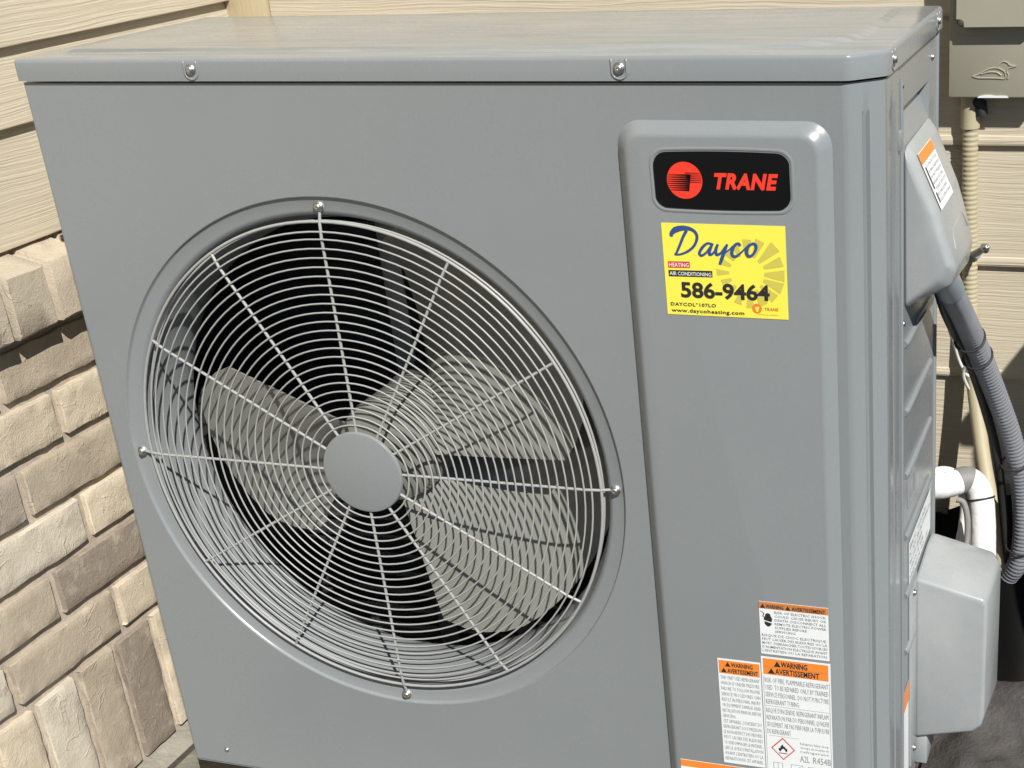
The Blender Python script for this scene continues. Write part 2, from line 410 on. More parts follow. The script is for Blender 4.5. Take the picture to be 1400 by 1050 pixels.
soldier_me = [brick_mesh(0.0635, 0.1905, 0.02, 20+s, 7, 14) for s in range(5)]
def brick(me, y, z, c, flip=False):
    o = bpy.data.objects.new('brick', me); link(o, side); o.location = (XW, y, z)
    if flip: o.rotation_euler.x = math.pi
    j = random.uniform(0.93, 1.06); o.color = (*[min(1, k*j) for k in PAL[c]], 1)
    return o
# courses, bottom edge of each course, one joint of each course, and the colours seen either side of it
rows = [(0.0405, 0.004, {0: 't', -1: 'g'}), (-0.0335, 0.0860, {0: 'c', -1: 'c'}), (-0.1105, -0.0020, {0: 't', -1: 'g'}),
        (-0.1820, 0.0840, {0: 'c', -1: 'l'}), (-0.2565, 0.0040, {0: 'd', -1: 't'}), (-0.3310, 0.0965, {0: 'c', -1: 't', -2: 'l'})]
PIT = 0.1985
for ri, (zb, j0, cols) in enumerate(rows):
    zc = zb+0.0310
    for k in range(-9, 4):
        y = j0+PIT*(k+0.5)
        if y-0.1 > YB: continue
        c = cols.get(k) or random.choice('ccltgd')
        brick(random.choice(stretch_me), y, zc+random.uniform(-0.0008, 0.0008), c, random.random() < 0.5)
for k in range(-22, 9):                                        # soldier course at the foot
    y = -0.0410+0.0755*k
    if y > YB: continue
    c = {0: 'l', 1: 't', 2: 'd', 3: 'c', -1: 'c'}.get(k) or random.choice('cltgd')
    brick(random.choice(soldier_me), y, -0.4405+random.uniform(-0.001, 0.001), c, random.random() < 0.5)
# rowlock sill on top of the brick base
sill = extrude_poly('sill_bed', [(-0.70, 0.124), (-0.4840, 0.124), (-0.4840, 0.193), (-0.54, 0.2095), (-0.70, 0.2095)], 'y', -2.3, YB+0.14, 'mortar', house, smooth=False)
def sill_mesh(seed):
    rnd = random.Random(seed); bm = bmesh.new()
    pf = [(-0.545, 0.2145), (-0.474, 0.1985), (-0.4705, 0.1945), (-0.470, 0.160), (-0.4702, 0.1225), (-0.474, 0.1185), (-0.545, 0.1165)]
    ys = [-0.0318, -0.0303, -0.0105, 0.0105, 0.0303, 0.0318]
    S = []
    for i, y in enumerate(ys):
        e = i in (0, 5); r = []
        for (x, z) in pf:
            dx = -0.0022 if (e and x > -0.475) else 0.0; dz = -0.0015 if (e and z > 0.19) else (0.0012 if e and z < 0.13 else 0)
            r.append(bm.verts.new((x+0.47+dx+rnd.uniform(-0.0009, 0.0009), y+rnd.uniform(-0.0005, 0.0005), z-0.165+dz+rnd.uniform(-0.0007, 0.0007))))
        S.append(r)
    n = len(pf)
    for a, b in zip(S, S[1:]):
        for i in range(n): bm.faces.new((a[i], a[(i+1) % n], b[(i+1) % n], b[i]))
    bm.faces.new(S[0]); bm.faces.new(S[-1][::-1])
    bmesh.ops.recalc_face_normals(bm, faces=bm.faces); me = bpy.data.meshes.new('brick'); bm.to_mesh(me); bm.free()
    for p in me.polygons: p.use_smooth = True
    me.set_sharp_from_angle(angle=R(40)); me.materials.append(MATS['brick']); return me
sill_me = [sill_mesh(s) for s in range(5)]
for k in range(-29, 9):
    y = 0.0635+0.0738*k
    if y > YB: continue
    o = bpy.data.objects.new('brick', random.choice(sill_me)); link(o, sill); o.location = (XSILL, y, 0.165)
    j = random.uniform(0.92, 1.05); o.color = (*[q*j for q in (0.50, 0.435, 0.34)], 1)
# concrete lip at the foot of the brick
extrude_poly('footing_lip', [(XW-0.01, GZ-0.05), (XW+0.034, GZ-0.05), (XW+0.032, GZ-0.006), (XW-0.01, GZ+0.012)], 'y', -2.3, YB+0.1, 'concrete', house, 0.004)

# --- siding
def board_mesh(name, z0, z1, a, b, axis, bead=True):
    """lap board from z0 (butt) to z1; axis 'y' = on the side wall (faces +X), 'x' = on the back wall (faces -Y)"""
    h = z1-z0
    pf = [(0.0, z1), (0.0035, z1)]
    if bead: pf += [(0.0090, z0+0.0135), (0.0108, z0+0.0125), (0.0118, z0+0.008), (0.0118, z0+0.0035), (0.0108, z0+0.0008)]
    else: pf += [(0.0145, z0+0.0015), (0.0140, z0+0.0005)]
    pf += [(0.0095 if bead else 0.013, z0), (0.0, z0)]
    v = []; f = []; n = len(pf)
    for t in (a, b):
        for d, z in pf: v.append((XS+d, t, z) if axis == 'y' else (t, YB-d, z))
    for i in range(n): f.append((i, (i+1) % n, n+(i+1) % n, n+i))
    f.append(tuple(range(n))); f.append(tuple(range(n, 2*n)))
    return v, f
swall = rbox('side_siding_wall', (-0.72, XS), (-2.4, YB+0.15), (0.205, 2.3), 'trim', house)
zs = [0.2135, 0.3530, 0.4455]
while zs[-1] < 2.1: zs.append(zs[-1]+0.1665)
for z0, z1 in zip(zs, zs[1:]):
    v, f = board_mesh('siding_board', z0, z1+0.004, -2.4, YB-0.004, 'y', False)
    pyobj('siding_board', v, f, 'siding_y', swall)
bwall = rbox('back_siding_wall', (XS, 3.2), (YB, YB+0.15), (-0.47, 2.3), 'trim', house)
zs = [0.2405-0.1668*k for k in range(4, 0, -1)]+[0.2405]
while zs[-1] < 2.1: zs.append(zs[-1]+0.1668)
for z0, z1 in zip(zs, zs[1:]):
    v, f = board_mesh('siding_board', z0, z1+0.004, -0.455, 3.2, 'x')
    pyobj('siding_board', v, f, 'siding_x', bwall)
rbox('corner_trim', (XS+0.0004, -0.4565), (YB-0.019, YB-0.0004), (0.19, 2.3), 'trim', house, 0.002)
rbox('foundation_wall', (XW, 3.2), (YB+0.004, YB+0.14), (GZ-0.3, -0.47), 'concrete', house)

# ================================================================== HEAT PUMP
XL, XC, XR, YC, YD = -0.3419, 0.5685, 0.5989, 0.026, 0.3275
ZT, ZBt = 0.4325, -0.4560
hp = empty('heat_pump', (0.13, 0.16, GZ+0.022), 'grey side-discharge heat pump with round fan grille and yellow dealer sticker', 'heat pump')

# --- casing: left side, rounded left edge, cut corner with pressed groove, return on the right side
plan = [(XL, YD), (XL, 0.004), (XL+0.0006, 0.0018), (XL+0.002, 0.0005), (XL+0.0045, 0.0)]
plan2a = [(XC-0.0045, 0.0), (XC-0.001, 0.0004), (XC+0.0022, 0.002)]
cd = Vector((XR-XC, YC, 0)).normalized(); cn = Vector((cd.y, -cd.x, 0))      # along and out of the cut corner
def chpt(s, d): p = Vector((XC, 0, 0))+cd*s+cn*d; return (p.x, p.y)
def corner_plan(g): return plan2a+[chpt(0.0145, 0), chpt(0.0170, -0.0026*g), chpt(0.0200, -0.0030*g), chpt(0.0225, 0.0004*g), chpt(0.0245, 0)]+\
    [chpt(0.0372, 0), (XR-0.0008, YC-0.0004), (XR, YC+0.003), (XR, 0.050), (XR-0.0018*g, 0.0525), (XR-0.0018*g, 0.0565), (XR, 0.059), (XR, 0.0840), (XR-0.002, 0.0865), (XR-0.02, 0.0870)]
def loft(name, secs, m, parent):
    v = []; f = []; n = len(secs[0][1])
    for z, p in secs: v += [(a, b, z) for a, b in p]
    for k in range(len(secs)-1):
        for i in range(n-1): f.append((k*n+i, k*n+i+1, (k+1)*n+i+1, (k+1)*n+i))
    o = pyobj(name, v, f, m, parent, True); o.data.set_sharp_from_angle(angle=R(24)); return o
loft('left_side_panel', [(ZBt, plan), (ZT, plan)], 'paint', hp)
loft('corner_panel', [(ZBt, corner_plan(1)), (0.399, corner_plan(1)), (0.406, corner_plan(0)), (ZT, corner_plan(0))], 'paint', hp)
# --- front sheet with the round dish
RX0, RX1 = XL+0.0045, XC-0.0045
RR = 0.3165
angs = [2*math.pi*k/160 for k in range(160)]+[math.atan2(z, x) % (2*math.pi) for x in (RX0, RX1) for z in (ZBt, ZT)]
angs = sorted(angs); v = []; f = []
for a in angs:
    c, s = math.cos(a), math.sin(a); t = 9
    if c > 1e-9: t = min(t, RX1/c)
    if c < -1e-9: t = min(t, RX0/c)
    if s > 1e-9: t = min(t, ZT/s)
    if s < -1e-9: t = min(t, ZBt/s)
    v.append((RR*c, 0, RR*s)); v.append((t*c, 0, t*s))
n = len(angs)
for k in range(n): f.append((2*k, 2*k+1, (2*((k+1) % n))+1, 2*((k+1) % n)))
front = pyobj('front_panel', v, f, 'paint', hp)
lathe_y('fan_dish', [(RR, 0.0), (RR-0.0008, 0.0003), (RR-0.0020, 0.0030), (RR-0.0030, 0.0036), (0.3010, 0.0036), (0.2975, 0.0046), (0.2945, 0.0080), (0.2932, 0.0115)], 'paint', hp, n=160)
lathe_y('orifice', [(0.2932, 0.0115), (0.2910, 0.020), (0.2865, 0.032), (0.2825, 0.046), (0.2805, 0.062), (0.2805, 0.078), (0.284, 0.083)], 'orifice', hp, n=128)
tf = rbox('top_flange', (XL+0.001, XC-0.006), (0.0012, 0.325), (ZT-0.0012, ZT-0.0002), 'paint', hp)
rbox('base_pan', (XL+0.002, XR-0.002), (0.002, YD-0.002), (ZBt-0.004, ZBt-0.0005), 'paint', hp)
for x in (-0.20, 0.44):
    rbox('foot', (x-0.025, x+0.025), (0.015, 0.335), (GZ+0.022, ZBt-0.004), 'black_rubber', hp, 0.004)
def screw(name, c, nrm, r, parent, h=0.003):
    """pan-head screw with washer and cross slot"""
    nrm = Vector(nrm).normalized(); u = nrm.orthogonal().normalized(); s = nrm.cross(u); c = Vector(c); V = []; F = []
    prof = [(1.45, 0.0), (1.45, 0.18), (1.0, 0.20), (1.0, 0.6), (0.85, 0.9), (0.5, 1.05), (0.16, 1.08), (0.10, 0.75)]
    K = 18
    for k in range(K):
        a = 2*math.pi*k/K
        for pr, ph in prof: V.append(c+(u*math.cos(a)+s*math.sin(a))*r*pr+nrm*h*ph)
    p = len(prof)
    for k in range(K):
        for i in range(p-1): F.append((k*p+i, k*p+i+1, ((k+1) % K)*p+i+1, ((k+1) % K)*p+i))
    F.append([k*p+p-1 for k in range(K)])
    return pyobj(name, V, F, 'steel', parent, True)
screw('screw', (-0.2883, 0, -0.435), (0, -1, 0), 0.0026, hp, 0.002)

# --- raised service panel on the right of the front
def rrect(x0, x1, z0, z1, r, k=6):
    out = []
    for cx, cz, a0 in ((x1-r, z1-r, 0), (x0+r, z1-r, 90), (x0+r, z0+r, 180), (x1-r, z0+r, 270)):
        for i in range(k+1): a = R(a0+90*i/k); out.append((cx+r*math.cos(a), cz+r*math.sin(a)))
    return out
PH = 0.0125
secs = []
for off, y, rr in ((0, -0.0004, 0.024), (0.0012, -0.0012, 0.0236), (0.0040, -0.0052, 0.0225), (0.0100, -0.0110, 0.0185), (0.0122, -0.0122, 0.0165), (0.0145, -PH, 0.015)):
    secs.append([(a, y, b) for a, b in rrect(0.3428+off, 0.5540-off, -0.4430+off, 0.3985-off, rr)])
v = [p for s in secs for p in s]; f = []; n = len(secs[0])
for k in range(len(secs)-1):
    for i in range(n): f.append((k*n+i, k*n+(i+1) % n, (k+1)*n+(i+1) % n, (k+1)*n+i))
f.append(tuple((len(secs)-1)*n+i for i in range(n)))
o = pyobj('raised_panel', v, f, 'paint', hp, True); o.data.set_sharp_from_angle(angle=R(50))

# --- lid
lid_pl = [(-0.3450, -0.0035), (0.5702, -0.0035), (0.6022, 0.0238), (0.6022, 0.3310), (-0.3450, 0.3310)]
LZ0, LZ1 = 0.4348, 0.4582
bm = bmesh.new()
A = [bm.verts.new((x, y, LZ0)) for x, y in lid_pl]; B = [bm.verts.new((x, y, LZ1)) for x, y in lid_pl]
bm.faces.new(B)
for i in range(5): bm.faces.new((A[i], A[(i+1) % 5], B[(i+1) % 5], B[i]))
ed = [e for e in bm.edges if (e.verts[0].co.z+e.verts[1].co.z)/2 > LZ0+0.001]
bmesh.ops.bevel(bm, geom=ed, offset=0.0048, segments=3, profile=0.5, affect='EDGES')
lid = bmobj('lid', bm, 'paint', hp, True)
lid.data.materials.append(MATS['paint_dusty'])
for p in lid.data.polygons:
    if p.normal.z > 0.95: p.material_index = 1
# pressed plateau on the lid
secs = []
for off, z in ((0, LZ1-0.0004), (0.004, LZ1+0.0012), (0.010, LZ1+0.0034), (0.014, LZ1+0.0038)):
    secs.append([(-0.310+off, 0.030+off, z), (0.520-off, 0.030+off, z), (0.556-off, 0.062+off*0.6, z), (0.568-off, 0.110, z), (0.568-off, 0.296-off, z), (-0.310+off, 0.296-off, z)])
v = [p for s in secs for p in s]; f = []; n = 6
for k in range(3):
    for i in range(n): f.append((k*n+i, k*n+(i+1) % n, (k+1)*n+(i+1) % n, (k+1)*n+i))
f.append(tuple(3*n+i for i in range(n)))
o = pyobj('pressed_top', v, f, 'paint_dusty', lid, True); o.data.set_sharp_from_angle(angle=R(30))
def tab(c, sx, nrm):
    """U-shaped pressed dimple with screw"""
    c = Vector(c); nrm = Vector(nrm); u = Vector((0, 0, 1)).cross(nrm).normalized() if abs(nrm.z) < 0.9 else Vector((1, 0, 0))
    pts = [(-0.0075, 0.0090), (-0.0075, -0.003)]+[(-0.0075*math.cos(R(a)), -0.003-0.0068*math.sin(R(a))) for a in range(20, 180, 20)]+[(0.0075, -0.003), (0.0075, 0.0090)]
    P = [c+u*a+Vector((0, 0, b)) for a, b in pts]
    v1, f1 = sweep(catmull(P, 3), 0.0012, 6); pyobj('screw_tab', v1, f1, 'paint', lid, True)
    screw('screw', c+nrm*0.0004, nrm, 0.0040, lid, 0.0034)
for x in (-0.1208, 0.3520): tab((x, -0.0035, 0.4465), 1, (0, -1, 0))
for y in (0.0440, 0.2960): tab((0.6022, y, 0.4465), 1, (1, 0, 0))

# --- right side: panel with hand hold opening, ridges, covers
SX = XR-0.0022
hy0, hy1, hz0, hz1 = 0.124, 0.274, 0.349, 0.388
ys = [0.0875, hy0, hy1, YD]; zz = [ZBt, hz0, hz1, ZT]
v = [(SX, y, z) for z in zz for y in ys]; f = []
for j in range(3):
    for i in range(3):
        if i == 1 and j == 1: continue
        f.append((j*4+i, j*4+i+1, (j+1)*4+i+1, (j+1)*4+i))
o = len(v); v += [(XR, YD-0.0005, ZBt), (XR, YD-0.0005, ZT)]
pyobj('right_side_panel', v[:o], f, 'paint', hp)
tube('rear_edge', [(SX-0.001, YD-0.002, ZBt), (SX-0.001, YD-0.002, ZT)], 0.0035, 'paint', hp, 8)
tube('side_panel_lip', [(SX+0.0008, 0.1075, ZBt), (SX+0.0008, 0.1075, 0.40), (SX+0.0004, 0.1075, 0.418)], 0.0019, 'paint', hp, 8)
rbox('clip', (SX, SX+0.005), (0.084, 0.098), (0.352, 0.372), 'paint', hp, 0.002)
hh = [(SX, hy0, hz0), (SX, hy1, hz0), (SX, hy1, hz1), (SX, hy0, hz1), (SX-0.013, hy0+0.004, hz1-0.004), (SX-0.013, hy1-0.004, hz1-0.004), (SX-0.013, hy1-0.004, hz1-0.009), (SX-0.013, hy0+0.004, hz1-0.009)]
pyobj('hand_hold', hh, [(0, 1, 6, 7), (4, 5, 6, 7), (3, 2, 5, 4), (0, 7, 4, 3), (1, 2, 5, 6)], 'paint', hp)
screw('screw', (SX, 0.1108, 0.4108), (1, 0, 0), 0.0034, hp, 0.003)
screw('screw', (SX, 0.2920, 0.4093), (1, 0, 0), 0.0030, hp, 0.0026)
screw('screw', (SX, 0.1160, 0.166), (1, 0, 0), 0.0034, hp, 0.003)
for z, ya, yb in ((0.138, 0.130, 0.292), (0.059, 0.130, 0.292), (-0.0170, 0.130, 0.294), (-0.094, 0.130, 0.294), (-0.170, 0.130, 0.190), (-0.246, 0.130, 0.190)):
    tube('pressed_ridge', [(SX-0.001, ya, z), (SX+0.0005, ya+0.006, z), (SX+0.0005, yb-0.006, z), (SX-0.001, yb, z)], 0.0042, 'paint', hp, 10)
for a, b in (((0.146, -0.0335), (0.190, -0.0335)), ((0.146, -0.064), (0.190, -0.064)), ((0.146, -0.064), (0.146, -0.0335)), ((0.190, -0.064), (0.190, -0.0335))):
    tube('knockout_rim', [(SX, *a), (SX, *b)], 0.0013, 'paint', hp, 6)

# wiring cover: wedge that swells outward
def section(y, pts): return [(x, y, z) for x, z in pts]
S0 = section(0.1255, [(0.5965, 0.3440), (0.6040, 0.3280), (0.6260, 0.2800), (0.6335, 0.2540), (0.6430, 0.2260), (0.6330, 0.2120), (0.5965, 0.1815)])
S1 = section(0.1360, [(0.5965, 0.3490), (0.6060, 0.3380), (0.6310, 0.2810), (0.6390, 0.2540), (0.6505, 0.2200), (0.6440, 0.2020), (0.5965, 0.1770)])
S2 = section(0.2650, [(0.5965, 0.3520), (0.6070, 0.3390), (0.6310, 0.2810), (0.6395, 0.2520), (0.6485, 0.2150), (0.6440, 0.1880), (0.5965, 0.1740)])
S3 = section(0.2850, [(0.5965, 0.3460), (0.6020, 0.3340), (0.6230, 0.2790), (0.6310, 0.2510), (0.6390, 0.2150), (0.6330, 0.1900), (0.5965, 0.1780)])
bm = bmesh.new(); SS = [[bm.verts.new(p) for p in s] for s in (S0, S1, S2, S3)]
for a, b in zip(SS, SS[1:]):
    for i in range(7): bm.faces.new((a[i], a[(i+1) % 7], b[(i+1) % 7], b[i]))
bm.faces.new(SS[0]); bm.faces.new(SS[-1][::-1])
bmesh.ops.recalc_face_normals(bm, faces=bm.faces)
bmesh.ops.bevel(bm, geom=bm.edges[:], offset=0.0042, segments=3, profile=0.5, affect='EDGES')
wc = bmobj('wiring_cover', bm, 'cover', hp, True)
# scalloped step low on the sloped face of the cover
tube('pressed_step', [(0.6440, 0.160, 0.235), (0.6385, 0.172, 0.252), (0.6385, 0.240, 0.253), (0.6435, 0.254, 0.235)], 0.0014, 'cover', wc, 8)
# label on the sloped face
e1 = Vector((0.6060, 0.14, 0.3380)); e2 = Vector((0.6310, 0.14, 0.2810)); dn = (e2-e1).normalized(); nr = Vector((-dn.z, 0, dn.x)).normalized()
if nr.x < 0: nr = -nr
def slope_tf(p):          # label drawn as (x right along +Y, z up the slope)
    q = Vector((0.6065, 0.1415, 0.3369)) - dn*(p[2]) + Vector((0, 1, 0))*p[0] + nr*(0.0012+p[1]); return tuple(q)
wl = flat('cover_label', [rect(0.0, 0.078, -0.062, 0.0)], 0.0, 'label_white', wc, slope_tf)
flat('header_band', [rect(0.001, 0.077, -0.012, -0.0006)], 0.0003, 'orange', wl, slope_tf)
lines = []
for i, t in enumerate(['USE COPPER CONDUCTORS ONLY', 'SEE WIRING DIAGRAM INSIDE', 'DISCONNECT POWER BEFORE', 'REMOVING THIS COVER', 'UTILISER DES CONDUCTEURS', 'EN CUIVRE SEULEMENT', 'VOIR LE SCHEMA DE CABLAGE']):
    lines.append(((t, 0.014, 0.074, -0.0185-0.0062*i, -0.0150-0.0062*i, 0.0003), dict(res=1, keep=True)))
textobj('lettering', lines, 'print_grey', wl, slope_tf)
flat('printed_bar', [rect(0.006, 0.010, -0.040, -0.016), rect(0.006, 0.010, -0.055, -0.044)], 0.0006, 'print_black', wl, slope_tf)

# valve cover low on the side
vc_pl = [(0.5970, -0.1800), (0.6060, -0.1815), (0.6800, -0.2000), (0.6835, -0.2080), (0.6830, -0.3650), (0.6800, -0.3800), (0.6700, -0.3905), (0.5970, -0.4095)]
bm = bmesh.new()
F0 = [bm.verts.new((x, 0.190, z)) for x, z in vc_pl]
F1 = [bm.verts.new((x+(0.006 if x > 0.65 else 0), 0.272, z+(0.010 if z > -0.25 and x > 0.65 else (0.006 if z > -0.25 else 0)))) for x, z in vc_pl]
F2 = [bm.verts.new((x-(0.004 if x > 0.65 else 0), 0.306, z+(0.004 if z > -0.25 else 0))) for x, z in vc_pl]
n = len(vc_pl); bm.faces.new(F0); bm.faces.new(F2[::-1])
for a, b in ((F0, F1), (F1, F2)):
    for i in range(n): bm.faces.new((a[i], a[(i+1) % n], b[(i+1) % n], b[i]))
bmesh.ops.recalc_face_normals(bm, faces=bm.faces)
bmesh.ops.bevel(bm, geom=[e for e in bm.edges if e.calc_face_angle(0) > R(30)], offset=0.0045, segments=3, profile=0.5, affect='EDGES')
vc = bmobj('valve_cover', bm, 'cover', hp, True)
rbox('cover_flange', (SX, SX+0.0035), (0.150, 0.190), (-0.425, -0.170), 'cover', vc, 0.0015)
for z in (-0.186, -0.408): screw('screw', (SX+0.0035, 0.168, z), (1, 0, 0), 0.0034, vc, 0.003)
rbox('bottom_bracket', (0.596, 0.612), (0.196, 0.25), (-0.452, -0.404), 'cover', vc, 0.002)
def side_tf(p): return (SX+0.0006-p[1], p[0], p[2])
rp = flat('rating_plate', [rect(0.150, 0.300, -0.168, -0.112)], 0.0, 'label_white', hp, side_tf)
lines = []
for i, t in enumerate(['SERIAL NO.   VOLTS 208/230', 'PH 1  HZ 60  MIN CIRCUIT AMPACITY', 'MAX FUSE / BREAKER', 'OUTDOOR USE  R454B', 'DESIGN PRESSURE  HIGH  LOW']):
    lines.append(((t, 0.156, 0.294, -0.124-0.010*i, -0.118-0.010*i, -0.0003), dict(res=1, keep=True)))
textobj('lettering', lines, 'print_grey', rp, side_tf)
wl2 = flat('side_warning_label', [rect(0.1150, 0.1490, -0.440, -0.296)], 0.0, 'label_white', hp, side_tf)
flat('header_band', [rect(0.1156, 0.1484, -0.324, -0.297)], -0.0003, 'orange', wl2, side_tf)

# --- fan guard: hub disc, rings, spokes
gd = lathe_y('fan_guard', [(0.0005, -0.0090), (0.046, -0.0090), (0.0488, -0.0084), (0.0500, -0.0068), (0.0500, -0.0050), (0.0485, -0.0035), (0.0005, -0.0035)], 'paint', hp, n=72)
TH = R(0.25)
def circ(r, y, n): return [(r*math.cos(2*math.pi*k/n), y, r*math.sin(2*math.pi*k/n)) for k in range(n)]
def gring(r, y, wr, n=112, seg=6):
    v, f = sweep(circ(r, y, n), wr, seg, True); return pyobj('ring', v, f, 'wire', gd, True)
gring(0.2895, -0.0010, 0.0018, 128, 8)
gring(0.2880, 0.0085, 0.0014, 112)
gring(0.2790, -0.0030, 0.00115)
NR = 22
for k in range(NR): gring(0.0578+k*(0.2715-0.0578)/(NR-1), -0.0056, 0.00105, 64 if k < 7 else 96)
for k in range(12):
    a = R(30*k)+TH; c, s = math.cos(a), math.sin(a)
    end = [(0.2905, -0.0005)] if k % 3 else [(0.287, -0.0020), (0.2975, 0.0010), (0.305, 0.0030)]
    P = [(0.047, -0.0048), (0.15, -0.0038), (0.272, -0.0036)]+end
    tube('spoke', [(r*c, y, r*s) for r, y in P], 0.0017, 'wire', gd, 8)
    if k % 3 == 0:
        lathe_y('eyelet', [(0.0056, 0.0047), (0.0056, 0.0020), (0.0048, 0.0012), (0.001, 0.0012)], 'wire', gd, (0.305*c, 0.305*s), 20)
        screw('screw', (0.305*c, 0.0010, 0.305*s), (0, -1, 0), 0.0041, gd, 0.0042)

# --- fan
fan = lathe_y('fan', [(0.0005, 0.040), (0.050, 0.040), (0.060, 0.046), (0.064, 0.058), (0.064, 0.140)], 'blade', hp, n=64)
def blade(ac, half):
    v = []; f = []; nr, na = 16, 18; Rm = 0.268
    for s in (0, 1):
        for i in range(nr+1):
            u = i/nr; r = 0.060+(Rm-0.060)*u
            sw = 8*u-4
            for j in range(na+1):
                t = j/na; a = (t-0.5)*2*(half-6+8*u)
                rr = r
                if u > 0.60:                                   # rounded outer corners
                    e = (u-0.60)/0.40; ed = abs(t-0.5)*2
                    rr = r-0.042*e*e*max(0, (ed-0.5)/0.5)**2
                an = R(ac+sw+a)
                y = 0.088+0.00125*a*(1.0-0.2*u)+0.010*((t-0.5)**2)*4+s*0.0026
                v.append((rr*math.cos(an), y, rr*math.sin(an)))
    W = na+1; M = (nr+1)*W
    for s in (0, 1):
        for i in range(nr):
            for j in range(na): a = s*M+i*W+j; f.append((a, a+1, a+W+1, a+W))
    for i in range(nr):
        for j in (0, na): a = i*W+j; f.append((a, a+W, a+W+M, a+M))
    for j in range(na): a = nr*W+j; f.append((a, a+1, a+1+M, a+M))
    o = pyobj('blade', v, f, 'blade', fan, True); o.data.set_sharp_from_angle(angle=R(50))
for ac, half in ((45, 45), (187, 32), (-36, 46)): blade(ac, half)
# --- inside
lathe_y('fan_motor', [(0.001, 0.142), (0.055, 0.143), (0.066, 0.150), (0.066, 0.215), (0.001, 0.218)], 'inside', hp, n=40)
for x in (-0.060, 0.060):
    rbox('motor_bracket', (x-0.014, x+0.014), (0.216, 0.222), (ZBt, ZT-0.002), 'orifice', hp, 0.001)
rbox('partition', (0.338, 0.341), (0.006, YD-0.004), (ZBt, ZT-0.002), 'inside', hp)
coil = rbox('coil', (XL+0.02, 0.335), (0.292, 0.318), (ZBt+0.01, ZT-0.01), 'inside', hp)
for k in range(30):
    z = -0.43+k*0.029
    tube('coil_tube', [(XL+0.02, 0.290, z), (0.335, 0.290, z)], 0.0045, 'fin', coil, 6)
coil2 = rbox('side_coil', (XL+0.004, XL+0.020), (0.13, 0.290), (ZBt+0.01, ZT-0.01), 'fin', hp)
rbox('back_panel', (XL+0.003, XR-0.004), (0.3195, YD-0.0005), (ZBt, ZT-0.002), 'paint', hp)
rbox('baffle', (XL+0.004, 0.337), (0.0835, 0.0855), (ZBt+0.001, -0.284), 'inside', hp)
rbox('baffle', (XL+0.004, 0.337), (0.0835, 0.0855), (0.284, ZT-0.002), 'inside', hp)

# --- name badge
BCX, BCZ = 0.4490, 0.3444
def badge_outline(grow=0.0, k=14):
    hw = 0.0670+grow; out = []
    cr = 0.013+grow*0.6
    def top(x): return 0.0262+grow+0.0016*(1-(x/hw)**2)
    xs = [hw-cr-(2*(hw-cr))*i/k for i in range(k+1)]
    for sgn in (1, -1):
        X = xs if sgn == 1 else xs[::-1]
        for i in range(1, 6):
            a = R(90*i/6)
            if sgn == 1: out.append((hw-cr+cr*math.cos(a), top(hw-cr)-cr+cr*math.sin(a)))
            else: out.append((-(hw-cr)-cr*math.cos(a), -(top(hw-cr)-cr+cr*math.sin(a))))
        for x in X: out.append((x, sgn*top(x)))
        for i in range(1, 7):
            a = R(90+90*i/6)
            if sgn == 1: out.append((-(hw-cr)+cr*math.cos(a), top(hw-cr)-cr+cr*math.sin(a)))
            else: out.append(((hw-cr)-cr*math.cos(a), -(top(hw-cr)-cr+cr*math.sin(a))))
    return [(BCX+x, BCZ+z) for x, z in out]
bz = pyobj('badge_rim', [(a, -PH-0.0002, b) for a, b in badge_outline(0.0042)]+[(a, -PH-0.0007, b) for a, b in badge_outline(0.0030)]+[(a, -PH-0.0007, b) for a, b in badge_outline(0.0016)]+[(a, -PH-0.0002, b) for a, b in badge_outline(0.0008)],
           [(k*L+i, k*L+(i+1) % L, (k+1)*L+(i+1) % L, (k+1)*L+i) for L in (len(badge_outline()),) for k in range(3) for i in range(L)], 'paint', hp, True)
YBd = -PH-0.0011
bo = badge_outline()
badge = pyobj('name_badge', [(a, YBd+0.001, b) for a, b in bo]+[(a, YBd, b) for a, b in badge_outline(-0.0004)], [tuple(range(len(bo), 2*len(bo)))]+[(i, (i+1) % len(bo), len(bo)+(i+1) % len(bo), len(bo)+i) for i in range(len(bo))], 'black_badge', hp)
LC = (0.4130, 0.3446); LR = 0.0177
flat('logo_disc', [[(LC[0]+LR*math.cos(2*math.pi*k/48), LC[1]+LR*math.sin(2*math.pi*k/48)) for k in range(48)]], YBd-0.0003, 'red', badge)
bars = []
for i in range(8):                                              # dark speed lines, thickening towards the stem
    z = LC[1]+0.0052-i*0.00205; h = math.sqrt(max(0, LR**2-(z-LC[1])**2)); x0 = LC[0]-h*0.97; x1 = LC[0]+0.0064-0.0003*i
    bars.append([(x0, z-0.00018), (x1, z-0.00098), (x1, z+0.00085), (x0, z+0.00018)])
for i in range(6):
    z = LC[1]+0.0072-i*0.00175; h = math.sqrt(max(0, LR**2-(z-LC[1])**2)); x0 = LC[0]+0.001+0.0006*i; x1 = LC[0]+h*0.97
    bars.append([(x0, z-0.00035), (x1, z-0.00014), (x1, z+0.00014), (x0, z+0.00035)])
for i, b in enumerate(bars): bars[i] = b
v = []
flat('logo_stripes', bars, YBd-0.0006, 'black_badge', badge)
textobj('lettering', [(('TRANE', 0.4400, 0.5050, 0.3376, 0.3520, YBd-0.0003), dict(shear=0.24, bold=0.048, res=4, spacing=1.10))], 'red', badge)

